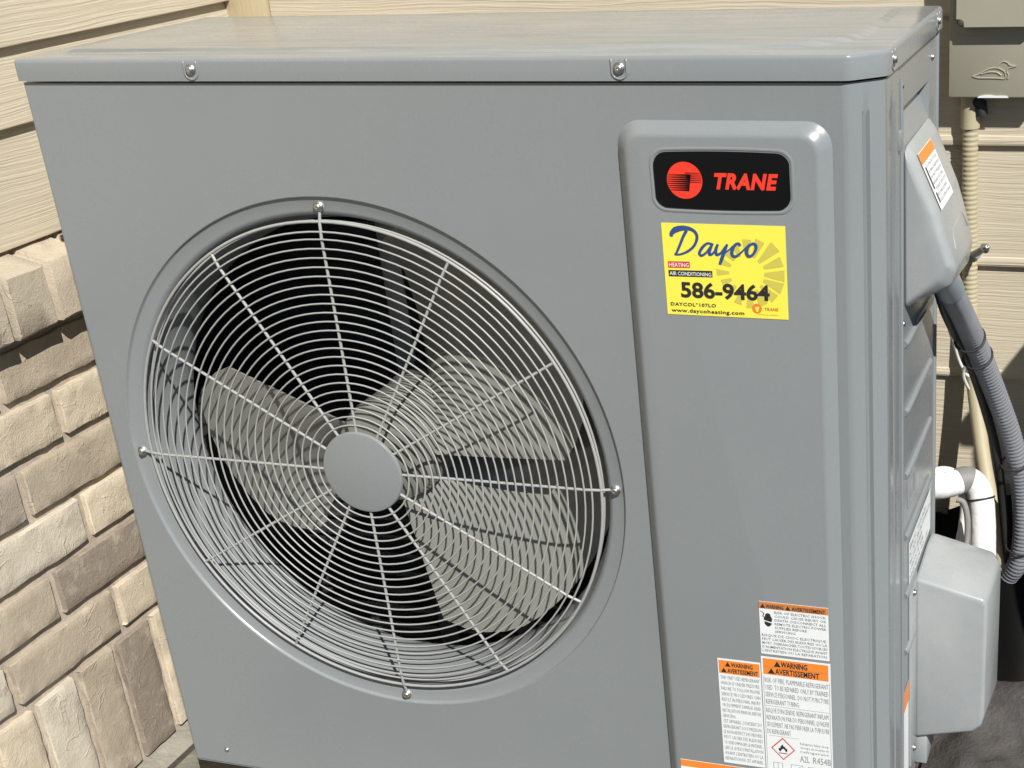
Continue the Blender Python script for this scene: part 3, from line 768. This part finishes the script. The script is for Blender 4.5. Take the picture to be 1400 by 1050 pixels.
# --- yellow dealer sticker
SX0, SX1, SZ0, SZ1 = 0.3857, 0.5095, 0.2102, 0.3026
YS = -PH-0.0005
stk = rbox('dealer_sticker', (SX0, SX1), (YS, -PH+0.0003), (SZ0, SZ1), 'yellow', hp)
def uv(x, y):            # drawing units: 660 wide, 485 high, origin top left
    return (SX0+(SX1-SX0)*x/660, SZ1-(SZ1-SZ0)*y/485)
def clipu(p): return (min(max(p[0], 4), 656), min(max(p[1], 4), 481))
rays = []
rc = (450, 248)
for k, (a, r0, r1, hw) in enumerate([(20, 95, 200, 9), (43, 88, 215, 10), (66, 92, 190, 9), (88, 90, 178, 9), (112, 92, 160, 8), (134, 92, 150, 8), (157, 92, 150, 8), (180, 96, 165, 7), (202, 92, 150, 8), (226, 92, 160, 8), (250, 95, 175, 8), (273, 98, 185, 8), (296, 96, 185, 9), (318, 92, 195, 9), (338, 92, 200, 10), (358, 92, 200, 10)]):
    q = [(r0, -hw*0.58), (r1, -hw*0.88), (r1, hw*0.88), (r0, hw*0.58)]
    rays.append([uv(*clipu((rc[0]+r*math.cos(R(a+d)), rc[1]-r*math.sin(R(a+d))))) for r, d in q])
flat('sun_rays', rays, YS-0.0002, 'ray', stk)
inner = []
for k in range(9):
    a = [(58, 9.5), (36, 6), (14, 5.5), (348, 6), (326, 5.5), (80, 5), (304, 5), (100, 4.5), (284, 4.5)][k]
    q = [(118, -a[1]*0.45), (172 if k else 190, -a[1]*0.6), (172 if k else 190, a[1]*0.6), (118, a[1]*0.45)]
    inner.append([uv(*clipu((rc[0]+r*math.cos(R(a[0]+d-13)), rc[1]-r*math.sin(R(a[0]+d-13))))) for r, d in q])
S = []
def st(pts, ws): S.append(stroke([uv(x-92-0.075*(y-485), y-485-0.027*(x-92)) for x, y in pts], [q*0.00027 for q in ws]))
st([(152, 556), (150, 540), (172, 520), (215, 511), (258, 518), (284, 540), (288, 570), (272, 605), (240, 632), (200, 648), (168, 650)], [10, 15, 22, 18, 12, 11, 11, 10, 9, 7, 6])
st([(232, 524), (214, 556), (196, 600), (178, 640), (168, 650)], [12, 11, 10, 9, 7])
st([(368, 594), (346, 590), (320, 610), (303, 640), (314, 654), (338, 640), (360, 610), (372, 592)], [8, 8, 11, 11, 9, 8, 7, 6])
st([(374, 590), (360, 622), (357, 646), (374, 644), (398, 612)], [9, 12, 11, 8, 6])
st([(402, 594), (392, 622), (396, 648), (418, 640), (442, 606)], [9, 12, 10, 8, 7])
st([(452, 594), (438, 630), (424, 672), (414, 700)], [9, 13, 13, 9])
st([(440, 640), (468, 618), (482, 604)], [5, 5, 6])
st([(522, 602), (512, 590), (494, 598), (479, 626), (482, 652), (502, 656), (530, 634)], [10, 9, 10, 13, 12, 9, 6])
st([(530, 634), (552, 612), (568, 598)], [6, 6, 8])
st([(580, 592), (564, 606), (556, 632), (566, 654), (586, 650), (604, 624), (606, 602), (594, 590), (580, 592)], [9, 11, 13, 11, 9, 10, 11, 9, 8])
sv = []; sf = []
for i, qs in enumerate(S):
    for k, q in enumerate(qs):
        o = len(sv); sv += [(a, YS-0.0004-0.00004*i-0.0000015*k, b) for a, b in q]; sf.append((o, o+1, o+2, o+3))
me = bpy.data.meshes.new('script_lettering'); me.from_pydata(sv, [], sf); meobj('script_lettering', me, 'blue', stk)
flat('red_band', [[uv(22, 200), uv(142, 198), uv(142, 232), uv(22, 234)]], YS-0.0002, 'print_red', stk)
flat('black_band', [[uv(22, 246), uv(262, 243), uv(262, 277), uv(22, 280)]], YS-0.0002, 'print_black', stk)
def trow(t, x0, x1, y0, y1, yy, **k):
    a = uv(x0, y1); b = uv(x1, y0); return ((t, a[0], b[0], a[1], b[1], yy), k)
textobj('lettering', [trow('HEATING', 28, 136, 206, 227, YS-0.0004, bold=0.01), trow('AIR CONDITIONING', 28, 256, 252, 272, YS-0.0004, bold=0.01)], 'label_white', stk)
textobj('lettering', [trow('586-9464', 84, 566, 306, 386, YS-0.0005, bold=0.030, res=4)], 'print_black', stk)
textobj('lettering', [trow('DAYCOL*107LO', 22, 272, 418, 436, YS-0.0004, bold=0.022, spacing=1.1), trow('www.daycoheating.com', 24, 424, 450, 470, YS-0.0004, bold=0.018, spacing=1.08)], 'print_black', stk)
textobj('lettering', [trow('TRANE', 532, 610, 425, 440, YS-0.0004, bold=0.03, shear=0.2), trow('HEATING & COOLING', 500, 606, 460, 466, YS-0.0004)], 'print_orange', stk)
flat('small_logo', [[uv(494+26*math.cos(2*math.pi*k/24), 432+26*math.sin(2*math.pi*k/24)) for k in range(24)]], YS-0.0003, 'print_orange', stk)
flat('small_logo_mark', [[uv(482, 424), uv(508, 422), uv(500, 448), uv(490, 450)]], YS-0.0005, 'yellow', stk)

# --- warning labels
YW = -PH-0.0004
def label(name, x0, x1, z0, z1, edge=None):
    o = rbox(name, (x0, x1), (YW, -PH+0.0003), (z0, z1), 'label_white', hp)
    return o
def tri(x, z, s): return [(x-s*0.56, z), (x+s*0.56, z), (x, z+s)]
def bodytext(lines, x0, x1, ztop, pitch, h, y, m, parent, bold=0.0):
    it = []; kk = h/0.72*0.95
    for i, t in enumerate(lines):
        if not t: continue
        full = t.endswith('|'); t = t.rstrip('|')
        V, F = glyphs(t, 1, bold); wd = max(v[0] for v in V)-min(v[0] for v in V)
        if full: kk = (x1-x0)/wd
        xe = x1 if full else min(x1, x0+wd*kk)
        it.append(((t, x0, xe, ztop-pitch*i-h, ztop-pitch*i, y), dict(res=1, bold=bold)))
    textobj('lettering', it, m, parent)
Y1, Y2 = YW-0.0002, YW-0.0004
# 1: electric shock label
l1 = label('shock_warning_label', 0.4646, 0.5408, -0.1750, -0.1092)
flat('header_band', [rect(0.4646, 0.5408, -0.1176, -0.1092)], Y1, 'orange_dark', l1)
flat('header_line', [rect(0.4656, 0.5398, -0.1106, -0.1099), rect(0.5388, 0.5398, -0.1170, -0.1106)], Y2, 'orange', l1)
textobj('lettering', [(('WARNING', 0.4722, 0.4920, -0.1166, -0.1120, Y2), dict(bold=0.02, res=1)), (('AVERTISSEMENT', 0.5010, 0.5378, -0.1166, -0.1120, Y2), dict(bold=0.02, res=1))], 'print_black', l1)
flat('warning_triangle', [tri(0.4688, -0.1168, 0.0052), tri(0.4968, -0.1168, 0.0052)], Y2, 'print_black', l1)
hand = [[(0.4742+(0.0044+0.0004*math.sin(a*7))*math.cos(a), -0.1318+0.0088*math.sin(a)*(1 if math.sin(a) > 0 else 0.9)) for a in [2*math.pi*k/40 for k in range(40)]]]
flat('hand_pictogram', hand, Y1, 'print_black', l1)
flat('hand_stripe', [[(0.4696, -0.1330), (0.4786, -0.1352), (0.4786, -0.1340), (0.4696, -0.1318)]], Y2, 'label_white', l1)
flat('arc_pictogram', stroke([(0.4660, -0.1210), (0.4698, -0.1240), (0.4684, -0.1272), (0.4700, -0.1280)], [0.0006, 0.0010, 0.0010, 0.0006]), Y1, 'print_black', l1)
bodytext(['RISK OF ELECTRIC SHOCK|', 'COULD CAUSE INJURY OR|', 'DEATH. DISCONNECT ALL|', 'REMOTE ELECTRIC POWER|', 'SUPPLIES BEFORE', 'SERVICING.'], 0.4815, 0.5385, -0.1196, 0.00475, 0.0032, Y1, 'print_grey', l1, 0.012)
bodytext(["RISQUE DE CHOC ELECTRIQUE.|", 'PEUT CAUSER DES BLESSURES OU LA|', 'MORT. DEBRANCHER TOUTES SOURCES|', "D'ALIMENTATION ELECTRIQUE AVANT|", "L'ENTRETIEN OU LA REPARATION.|"], 0.4664, 0.5390, -0.1490, 0.0049, 0.0033, Y1, 'print_grey', l1, 0.012)
# 2: flammable refrigerant label
l2 = label('refrigerant_warning_label', 0.4638, 0.5416, -0.3300, -0.1787)
flat('header_band', [rect(0.4660, 0.5392, -0.2010, -0.1806)], Y1, 'orange', l2)
flat('header_line', [rect(0.4660, 0.5392, -0.1912, -0.1909)], Y2, 'orange_dark', l2)
textobj('lettering', [(('WARNING', 0.4862, 0.5160, -0.1898, -0.1828, Y2), dict(bold=0.03)), (('AVERTISSEMENT', 0.4796, 0.5290, -0.1994, -0.1922, Y2), dict(bold=0.024, spacing=1.06))], 'print_black', l2)
flat('warning_triangle', [tri(0.4822, -0.1900, 0.0072), tri(0.4752, -0.1996, 0.0072)], Y2, 'print_black', l2)
bodytext(['RISK OF FIRE. FLAMMABLE REFRIGERANT|', 'USED. TO BE REPAIRED ONLY BY TRAINED|', 'SERVICE PERSONNEL. DO NOT PUNCTURE|', 'REFRIGERANT TUBING.'], 0.4672, 0.5388, -0.2050, 0.0094, 0.0066, Y1, 'print_grey', l2)
bodytext(["RISQUE D'INCENDIE. REFRIGERANT INFLAM.|", 'REPARATION PAR DU PERSONNEL QUALIFIE|', 'SEULEMENT. NE PAS PERFORER LA TUBULURE|', 'DE REFRIGERANT.'], 0.4672, 0.5388, -0.2448, 0.0094, 0.0066, Y1, 'print_grey', l2)
flat('rule_lines', [rect(0.4655, 0.5400, -0.2425, -0.2421), rect(0.4655, 0.4659, -0.3290, -0.2030), rect(0.5398, 0.5402, -0.3290, -0.2030), rect(0.4690, 0.5040, -0.2822, -0.2819)], Y1, 'print_grey', l2)
dc = (0.4846, -0.2985); dr = (0.0140, 0.0152)
flat('hazard_diamond', [[(dc[0]-dr[0], dc[1]), (dc[0], dc[1]-dr[1]), (dc[0]+dr[0], dc[1]), (dc[0], dc[1]+dr[1])]], Y1, 'print_red', l2)
k = 0.87; flat('diamond_field', [[(dc[0]-dr[0]*k, dc[1]), (dc[0], dc[1]-dr[1]*k), (dc[0]+dr[0]*k, dc[1]), (dc[0], dc[1]+dr[1]*k)]], Y2, 'label_white', l2)
flame = [(-0.0030, -0.0040), (-0.0052, -0.0015), (-0.0048, 0.0018), (-0.0034, 0.0004), (-0.0024, 0.0040), (0.0000, 0.0066), (0.0004, 0.0040), (0.0024, 0.0032), (0.0036, 0.0004), (0.0046, 0.0016), (0.0052, -0.0016), (0.0034, -0.0040), (0.0024, -0.0012), (0.0002, 0.0008), (-0.0022, -0.0016)]
flat('flame_pictogram', [[(dc[0]+a, dc[1]+b) for a, b in flame], rect(dc[0]-0.005, dc[0]+0.005, dc[1]-0.0062, dc[1]-0.0052)], Y2-0.0002, 'print_black', l2)
bodytext(['Refrigerant Safety Group|', 'Groupe de securite de|', 'refrigerant|'], 0.5048, 0.5375, -0.2862, 0.0054, 0.0034, Y1, 'print_grey', l2)
textobj('lettering', [(('A2L', 0.5040, 0.5150, -0.3130, -0.3040, Y1), dict(res=2)), (('R454B', 0.5190, 0.5395, -0.3130, -0.3040, Y1), dict(res=2))], 'print_grey', l2)
def frame(x0, x1, z0, z1, t): return [rect(x0, x1, z0, z0+t), rect(x0, x1, z1-t, z1), rect(x0, x0+t, z0+t, z1-t), rect(x1-t, x1, z0+t, z1-t)]
flat('manual_pictogram', frame(0.4725, 0.4835, -0.3268, -0.3180, 0.0005)+[rect(0.4778, 0.4782, -0.3268, -0.3180)]+frame(0.4930, 0.5070, -0.3270, -0.3182, 0.0005)+[[(0.5020, -0.3266), (0.5052, -0.3266), (0.5046, -0.3210), (0.5026, -0.3210)]], Y1, 'print_grey', l2)
flat('wrench_pictogram', [rect(0.5150, 0.5350, -0.3240, -0.3225)]+frame(0.5130, 0.5380, -0.3270, -0.3186, 0.0005), Y1, 'print_grey', l2)
# 3: narrow label on the left
l3 = label('narrow_warning_label', 0.4135, 0.4626, -0.3284, -0.1880)
flat('header_band', [rect(0.4148, 0.4616, -0.2068, -0.1898)], Y1, 'orange', l3)
textobj('lettering', [(('WARNING', 0.4290, 0.4540, -0.1974, -0.1918, Y2), dict(bold=0.02)), (('AVERTISSEMENT', 0.4244, 0.4596, -0.2054, -0.1996, Y2), dict(bold=0.02))], 'print_black', l3)
flat('warning_triangle', [tri(0.4252, -0.1974, 0.0060), tri(0.4204, -0.2054, 0.0060)], Y2, 'print_black', l3)
bodytext(['THIS UNIT USES REFRIGERANT|', 'WHICH IS UNDER PRESSURE.|', 'FAILURE TO FOLLOW PROPER|', 'SERVICE PROCEDURES CAN|', 'RESULT IN PERSONAL INJURY|', 'OR EQUIPMENT DAMAGE. READ|', 'INSTALLATION MANUAL BEFORE|', 'SERVICING.', "CET APPAREIL CONTIENT DU|", 'REFRIGERANT SOUS PRESSION.|', 'LE NON-RESPECT DES MESURES|', 'PEUT CAUSER DES BLESSURES|', 'OU ENDOMMAGER LE MATERIEL.|', "LIRE LE GUIDE D'INSTALLATION|", "AVANT L'ENTRETIEN OU LA|", 'REPARATION DE CET APPAREIL.|'], 0.4158, 0.4610, -0.2096, 0.0073, 0.0049, Y1, 'print_grey', l3)
# 4: wide label lowest
l4 = label('wide_warning_label', 0.3600, 0.5416, -0.4080, -0.3328)
flat('header_band', [rect(0.3600, 0.5416, -0.3420, -0.3328)], Y1, 'orange', l4)
textobj('lettering', [(('WARNING', 0.4300, 0.4700, -0.3408, -0.3342, Y2), dict(bold=0.02))], 'print_black', l4)
flat('warning_triangle', [tri(0.4230, -0.3408, 0.0068)], Y2, 'print_black', l4)

# ================================================================== DISCONNECT BOX ON THE BACK WALL
bx = empty('disconnect_box', (0.625, YB-0.01, 0.31), 'beige metal electrical disconnect box with embossed duck on the siding', 'electrical box')
BX0, BX1, BZ0, BZ1, BYF = 0.5683, 0.6905, 0.3100, 0.5600, 0.5970
bm = bmesh.new(); bmesh.ops.create_cube(bm, size=1)
for v_ in bm.verts: v_.co = Vector(((BX0+BX1)/2+v_.co.x*(BX1-BX0), (BYF+YB-0.006)/2+v_.co.y*(YB-0.006-BYF), (BZ0+BZ1)/2+v_.co.z*(BZ1-BZ0)))
bmesh.ops.bevel(bm, geom=bm.edges[:], offset=0.0022, segments=2, profile=0.5, affect='EDGES')
body = bmobj('box_body', bm, 'box_beige', bx, True)
extrude_poly('hinged_cover', rrect(0.5800, 0.6860, 0.4010, 0.5540, 0.010), 'y', BYF-0.018, BYF+0.001, 'box_beige', bx, 0.007, 4)
extrude_poly('cover_recess', rrect(0.5745, 0.6880, 0.3885, 0.5570, 0.012), 'y', BYF-0.0014, BYF+0.0005, 'box_beige', bx, 0.0006, 1)
duck = catmull([(0.5993, 0, 0.3372), (0.6075, 0, 0.3352), (0.6180, 0, 0.3350), (0.6300, 0, 0.3348), (0.6405, 0, 0.3345), (0.6412, 0, 0.3400), (0.6390, 0, 0.3440), (0.6300, 0, 0.3478), (0.6200, 0, 0.3465), (0.6100, 0, 0.3415), (0.6050, 0, 0.3392), (0.5993, 0, 0.3372)], 5)
duck2 = catmull([(0.6310, 0, 0.3480), (0.6330, 0, 0.3525), (0.6385, 0, 0.3558), (0.6440, 0, 0.3540), (0.6465, 0, 0.3512), (0.6545, 0, 0.3498), (0.6465, 0, 0.3480), (0.6440, 0, 0.3462), (0.6430, 0, 0.3430), (0.6450, 0, 0.3390), (0.6440, 0, 0.3340)], 5)
duck3 = catmull([(0.6100, 0, 0.3398), (0.6200, 0, 0.3425), (0.6300, 0, 0.3420), (0.6360, 0, 0.3385)], 5)
for dk in (duck, duck2, duck3):
    tube('duck_emblem', [(p.x, BYF-0.0002, p.z) for p in dk], 0.0011, 'box_beige', body, 6)
extrude_poly('knockout_plate', [(0.606, 0.3100), (0.646, 0.3100), (0.6445, 0.3122), (0.638, 0.3128), (0.630, 0.3126), (0.622, 0.3138), (0.615, 0.3136), (0.608, 0.3122)], 'y', BYF-0.0012, BYF-0.0002, 'label_white', bx)

# ================================================================== CONDUITS, PIPES, CABLES
bc = empty('beige_conduit', (0.595, 0.62, 0.10), 'beige flexible conduit hanging down the siding from the electrical box', 'conduit')
tube('conduit_connector', [(0.594, 0.622, 0.3095), (0.594, 0.622, 0.303), (0.594, 0.622, 0.2660)], [0.0135, 0.0128, 0.0128], 'conduit_beige', bc, 18)
tube('connector_elbow', [(0.600, 0.618, 0.303), (0.608, 0.616, 0.298), (0.6095, 0.617, 0.284)], 0.0085, 'black_rubber', bc, 12)
ribbed('ribbed_hose', [(0.5945, 0.622, 0.268), (0.5950, 0.622, 0.182), (0.5965, 0.622, 0.1108), (0.5985, 0.620, 0.0166)], 0.0112, 0.0011, 0.0066, 'conduit_beige', bc)
tube('smooth_hose', catmull([(0.5985, 0.620, 0.018), (0.6031, 0.610, -0.045), (0.6116, 0.595, -0.1053), (0.6305, 0.560, -0.1908), (0.6493, 0.530, -0.2554), (0.6612, 0.510, -0.3023), (0.6690, 0.503, -0.326), (0.6760, 0.500, -0.3360)], 8), 0.0108, 'conduit_beige', bc, 14)
gc = empty('grey_conduit', (0.66, 0.40, -0.02), 'thick grey ribbed conduit curving down from the wiring cover', 'conduit')
GP = [(0.6245, 0.200, 0.1974), (0.6283, 0.240, 0.1633), (0.6351, 0.300, 0.1114), (0.6453, 0.360, 0.0491), (0.6604, 0.410, -0.0227), (0.6768, 0.445, -0.0923), (0.6888, 0.465, -0.1534), (0.6941, 0.480, -0.2150), (0.6954, 0.485, -0.2682), (0.6892, 0.490, -0.3119), (0.6770, 0.499, -0.3375)]
gpc = catmull(GP, 10)
tube('conduit_connector', [GP[0], Vector(GP[1])*0.5+Vector(GP[0])*0.5, GP[1]], [0.0138, 0.0158, 0.0156], 'connector_grey', gc, 18)
ribbed('ribbed_hose', GP[1:], 0.0146, 0.0014, 0.0062, 'conduit_grey', gc)
def tie(k, label_):
    c = gpc[k]; t = gpc[k+1]-gpc[k-1]
    u = Vector((-0.6, -0.1, -0.35)).normalized()
    o = ring_around('cable_tie', Vector(c)+u*0.004, t, 0.0184, 0.0017, 'black_rubber')
    tag(o, label_, 'cable tie', 'black cable ties on the grey conduit'); return o
tie(26, 'black cable tie highest on the thick grey conduit')
tie(31, 'black cable tie second from the top on the grey conduit')
tie(58, 'black cable tie midway down the thick grey conduit beside the beige hose')
tie(83, 'lowest black cable tie near the bottom bend of the grey conduit')
tag(tube('black_cable', catmull([(0.6103, 0.240, 0.1800), (0.6159, 0.280, 0.1261), (0.6241, 0.345, 0.0647), (0.6350, 0.395, 0.0063), (0.6500, 0.440, -0.0767), (0.6605, 0.460, -0.1374), (0.6660, 0.480, -0.2066), (0.6700, 0.490, -0.2564), (0.676, 0.496, -0.315)], 8), 0.0062, 'black_rubber', None, 10), 'black cable strapped behind the thick grey conduit', 'cable')
tag(tube('white_wire', catmull([(0.5955, 0.326, 0.150), (0.5985, 0.340, 0.1233), (0.6030, 0.360, 0.0939), (0.6075, 0.400, 0.0469), (0.6119, 0.420, 0.0153), (0.6185, 0.428, -0.004), (0.6250, 0.430, -0.012), (0.6285, 0.428, -0.004), (0.6260, 0.420, 0.0062), (0.6200, 0.422, 0.002), (0.6180, 0.428, -0.012), (0.6230, 0.440, -0.034)], 8), 0.0022, 'foam_white', None, 8), 'thin white control wire looped beside the grey conduit', 'wire')
il = empty('insulated_pipe', (0.62, 0.42, -0.2), 'white foam insulated refrigerant pipe bending down behind the side cover', 'pipe')
WP = catmull([(0.560, 0.355, -0.143), (0.5780, 0.380, -0.1500), (0.5934, 0.400, -0.1582), (0.6107, 0.420, -0.1607), (0.6266, 0.430, -0.1597), (0.6400, 0.430, -0.1725), (0.6472, 0.420, -0.2007), (0.6520, 0.400, -0.2558), (0.6550, 0.375, -0.3227), (0.655, 0.345, -0.345)], 8)
fp = resample(WP, 0.005); tube('foam_sleeve', fp, [0.0172+0.0006*mnoise.noise(Vector((i*0.7, 3, 1))) for i in range(len(fp))], 'foam_white', il, 18)
tube('tape_wrap', WP[26:34], 0.0180, 'pipe_tape', il, 18)
ring_around('band', WP[44], WP[45]-WP[43], 0.0180, 0.0013, 'black_rubber', il)
tag(tube('small_pipe', catmull([(0.565, 0.420, -0.160), (0.5900, 0.440, -0.1560), (0.6110, 0.440, -0.1640), (0.6230, 0.432, -0.1960), (0.6232, 0.420, -0.2246), (0.6200, 0.400, -0.2533), (0.618, 0.375, -0.2900), (0.618, 0.35, -0.33)], 8), 0.0078, 'foam_white', None, 12), 'slim white pipe inside the bend of the insulated pipe', 'pipe')
tag(tube('grey_cable', catmull([(0.6150, 0.405, -0.178), (0.6240, 0.405, -0.182), (0.6300, 0.400, -0.200), (0.6315, 0.392, -0.225), (0.6300, 0.380, -0.250), (0.6280, 0.370, -0.275), (0.627, 0.35, -0.32)], 8), 0.0042, 'pipe_tape', None, 10), 'dark grey cable running down beside the slim white pipe', 'cable')
cs = empty('conduit_strap', (0.605, 0.60, 0.09), 'small galvanised conduit clamp with screw sticking out beside the beige conduit', 'clamp')
tube('clamp_band', [Vector((0.5962, 0.620, 0.092))+0.0138*Vector((math.cos(R(a)), math.sin(R(a)), 0)) for a in range(180, 361, 20)], 0.0030, 'connector_grey', cs, 8)
tube('clamp_ear', [(0.600, 0.612, 0.0935), (0.611, 0.596, 0.103), (0.624, 0.578, 0.1165)], [0.0050, 0.0052, 0.0040], 'connector_grey', cs, 10)
screw('screw', (0.6225, 0.5750, 0.1150), (0.5, -0.5, 0.45), 0.0048, cs, 0.008)

# ================================================================== LANDSCAPE FABRIC, ADDED BIN FOR SHADE
v = []; f = []; nx, ny = 56, 56
for i in range(nx+1):
    for j in range(ny+1):
        x = 0.585+0.55*i/nx; y = -0.10+0.66*j/ny
        h = 0.050*math.exp(-((x-0.80)/0.16)**2-((y-0.34)/0.15)**2)+0.03*math.exp(-((x-0.70)/0.10)**2-((y-0.44)/0.06)**2)
        q = Vector((x*7, y*7, 2.0))
        h += 0.012*(1-abs(mnoise.noise(q*1.3))*2)+0.006*mnoise.noise(q*4)+0.003*mnoise.noise(q*11)
        ed = min(i, nx-i, j, ny-j)/6
        v.append((x, y, GZ+0.004+max(0.0, h+0.012)*min(1, ed)))
for i in range(nx):
    for j in range(ny): a = i*(ny+1)+j; f.append((a, a+1, a+ny+2, a+ny+1))
fb = pyobj('landscape_fabric', v, f, 'fabric', None, True)
tag(fb, 'rumpled dark landscape fabric on the ground right of the heat pump', 'fabric')

bn = empty('shade_caster_bin', (1.18, 0.42, GZ), 'added dark bin out of view that casts shade on the back wall', 'bin')  # added unseen caster for the shade low on the back wall
bm = bmesh.new()
bt = [(0.985, 0.285), (1.375, 0.285), (1.375, 0.57), (0.985, 0.57)]; tp = [(0.955, 0.252), (1.405, 0.252), (1.405, 0.60), (0.955, 0.60)]
A = [bm.verts.new((x, y, GZ+0.03)) for x, y in bt]; B = [bm.verts.new((x, y, 0.315)) for x, y in tp]
bm.faces.new(A); bm.faces.new(B)
for i in range(4): bm.faces.new((A[i], A[(i+1) % 4], B[(i+1) % 4], B[i]))
bmesh.ops.recalc_face_normals(bm, faces=bm.faces)
bmesh.ops.bevel(bm, geom=bm.edges[:], offset=0.02, segments=3, profile=0.5, affect='EDGES')
bmobj('bin_body', bm, 'bin', bn, True)
rbox('bin_lid', (0.945, 1.415), (0.245, 0.61), (0.316, 0.358), 'bin', bn, 0.014, 3)
for x in (0.965, 1.395):
    vv = []; 
    tube('wheel', [(x-0.02, 0.575, GZ+0.09), (x+0.02, 0.575, GZ+0.09)], 0.086, 'black_rubber', bn, 24)
tube('bin_handle', [(0.99, 0.60, 0.33), (0.99, 0.625, 0.345), (1.37, 0.625, 0.345), (1.37, 0.60, 0.33)], 0.012, 'bin', bn, 10)

# added black sheet that deepens the shade at the foundation behind the pipes
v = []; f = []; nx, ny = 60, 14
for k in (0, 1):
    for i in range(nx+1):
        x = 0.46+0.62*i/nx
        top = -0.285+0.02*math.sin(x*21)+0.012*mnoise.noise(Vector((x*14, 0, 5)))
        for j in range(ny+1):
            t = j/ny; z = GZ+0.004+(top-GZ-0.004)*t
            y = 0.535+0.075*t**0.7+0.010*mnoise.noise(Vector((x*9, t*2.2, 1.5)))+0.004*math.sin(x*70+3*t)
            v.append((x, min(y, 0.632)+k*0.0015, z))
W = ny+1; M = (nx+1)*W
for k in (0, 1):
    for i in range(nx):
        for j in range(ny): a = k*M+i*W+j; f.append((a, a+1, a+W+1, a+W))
tag(pyobj('shade_sheet', v, f, 'shade_black', None, True), 'added black sheet deepening the shade against the house foundation', 'sheeting')
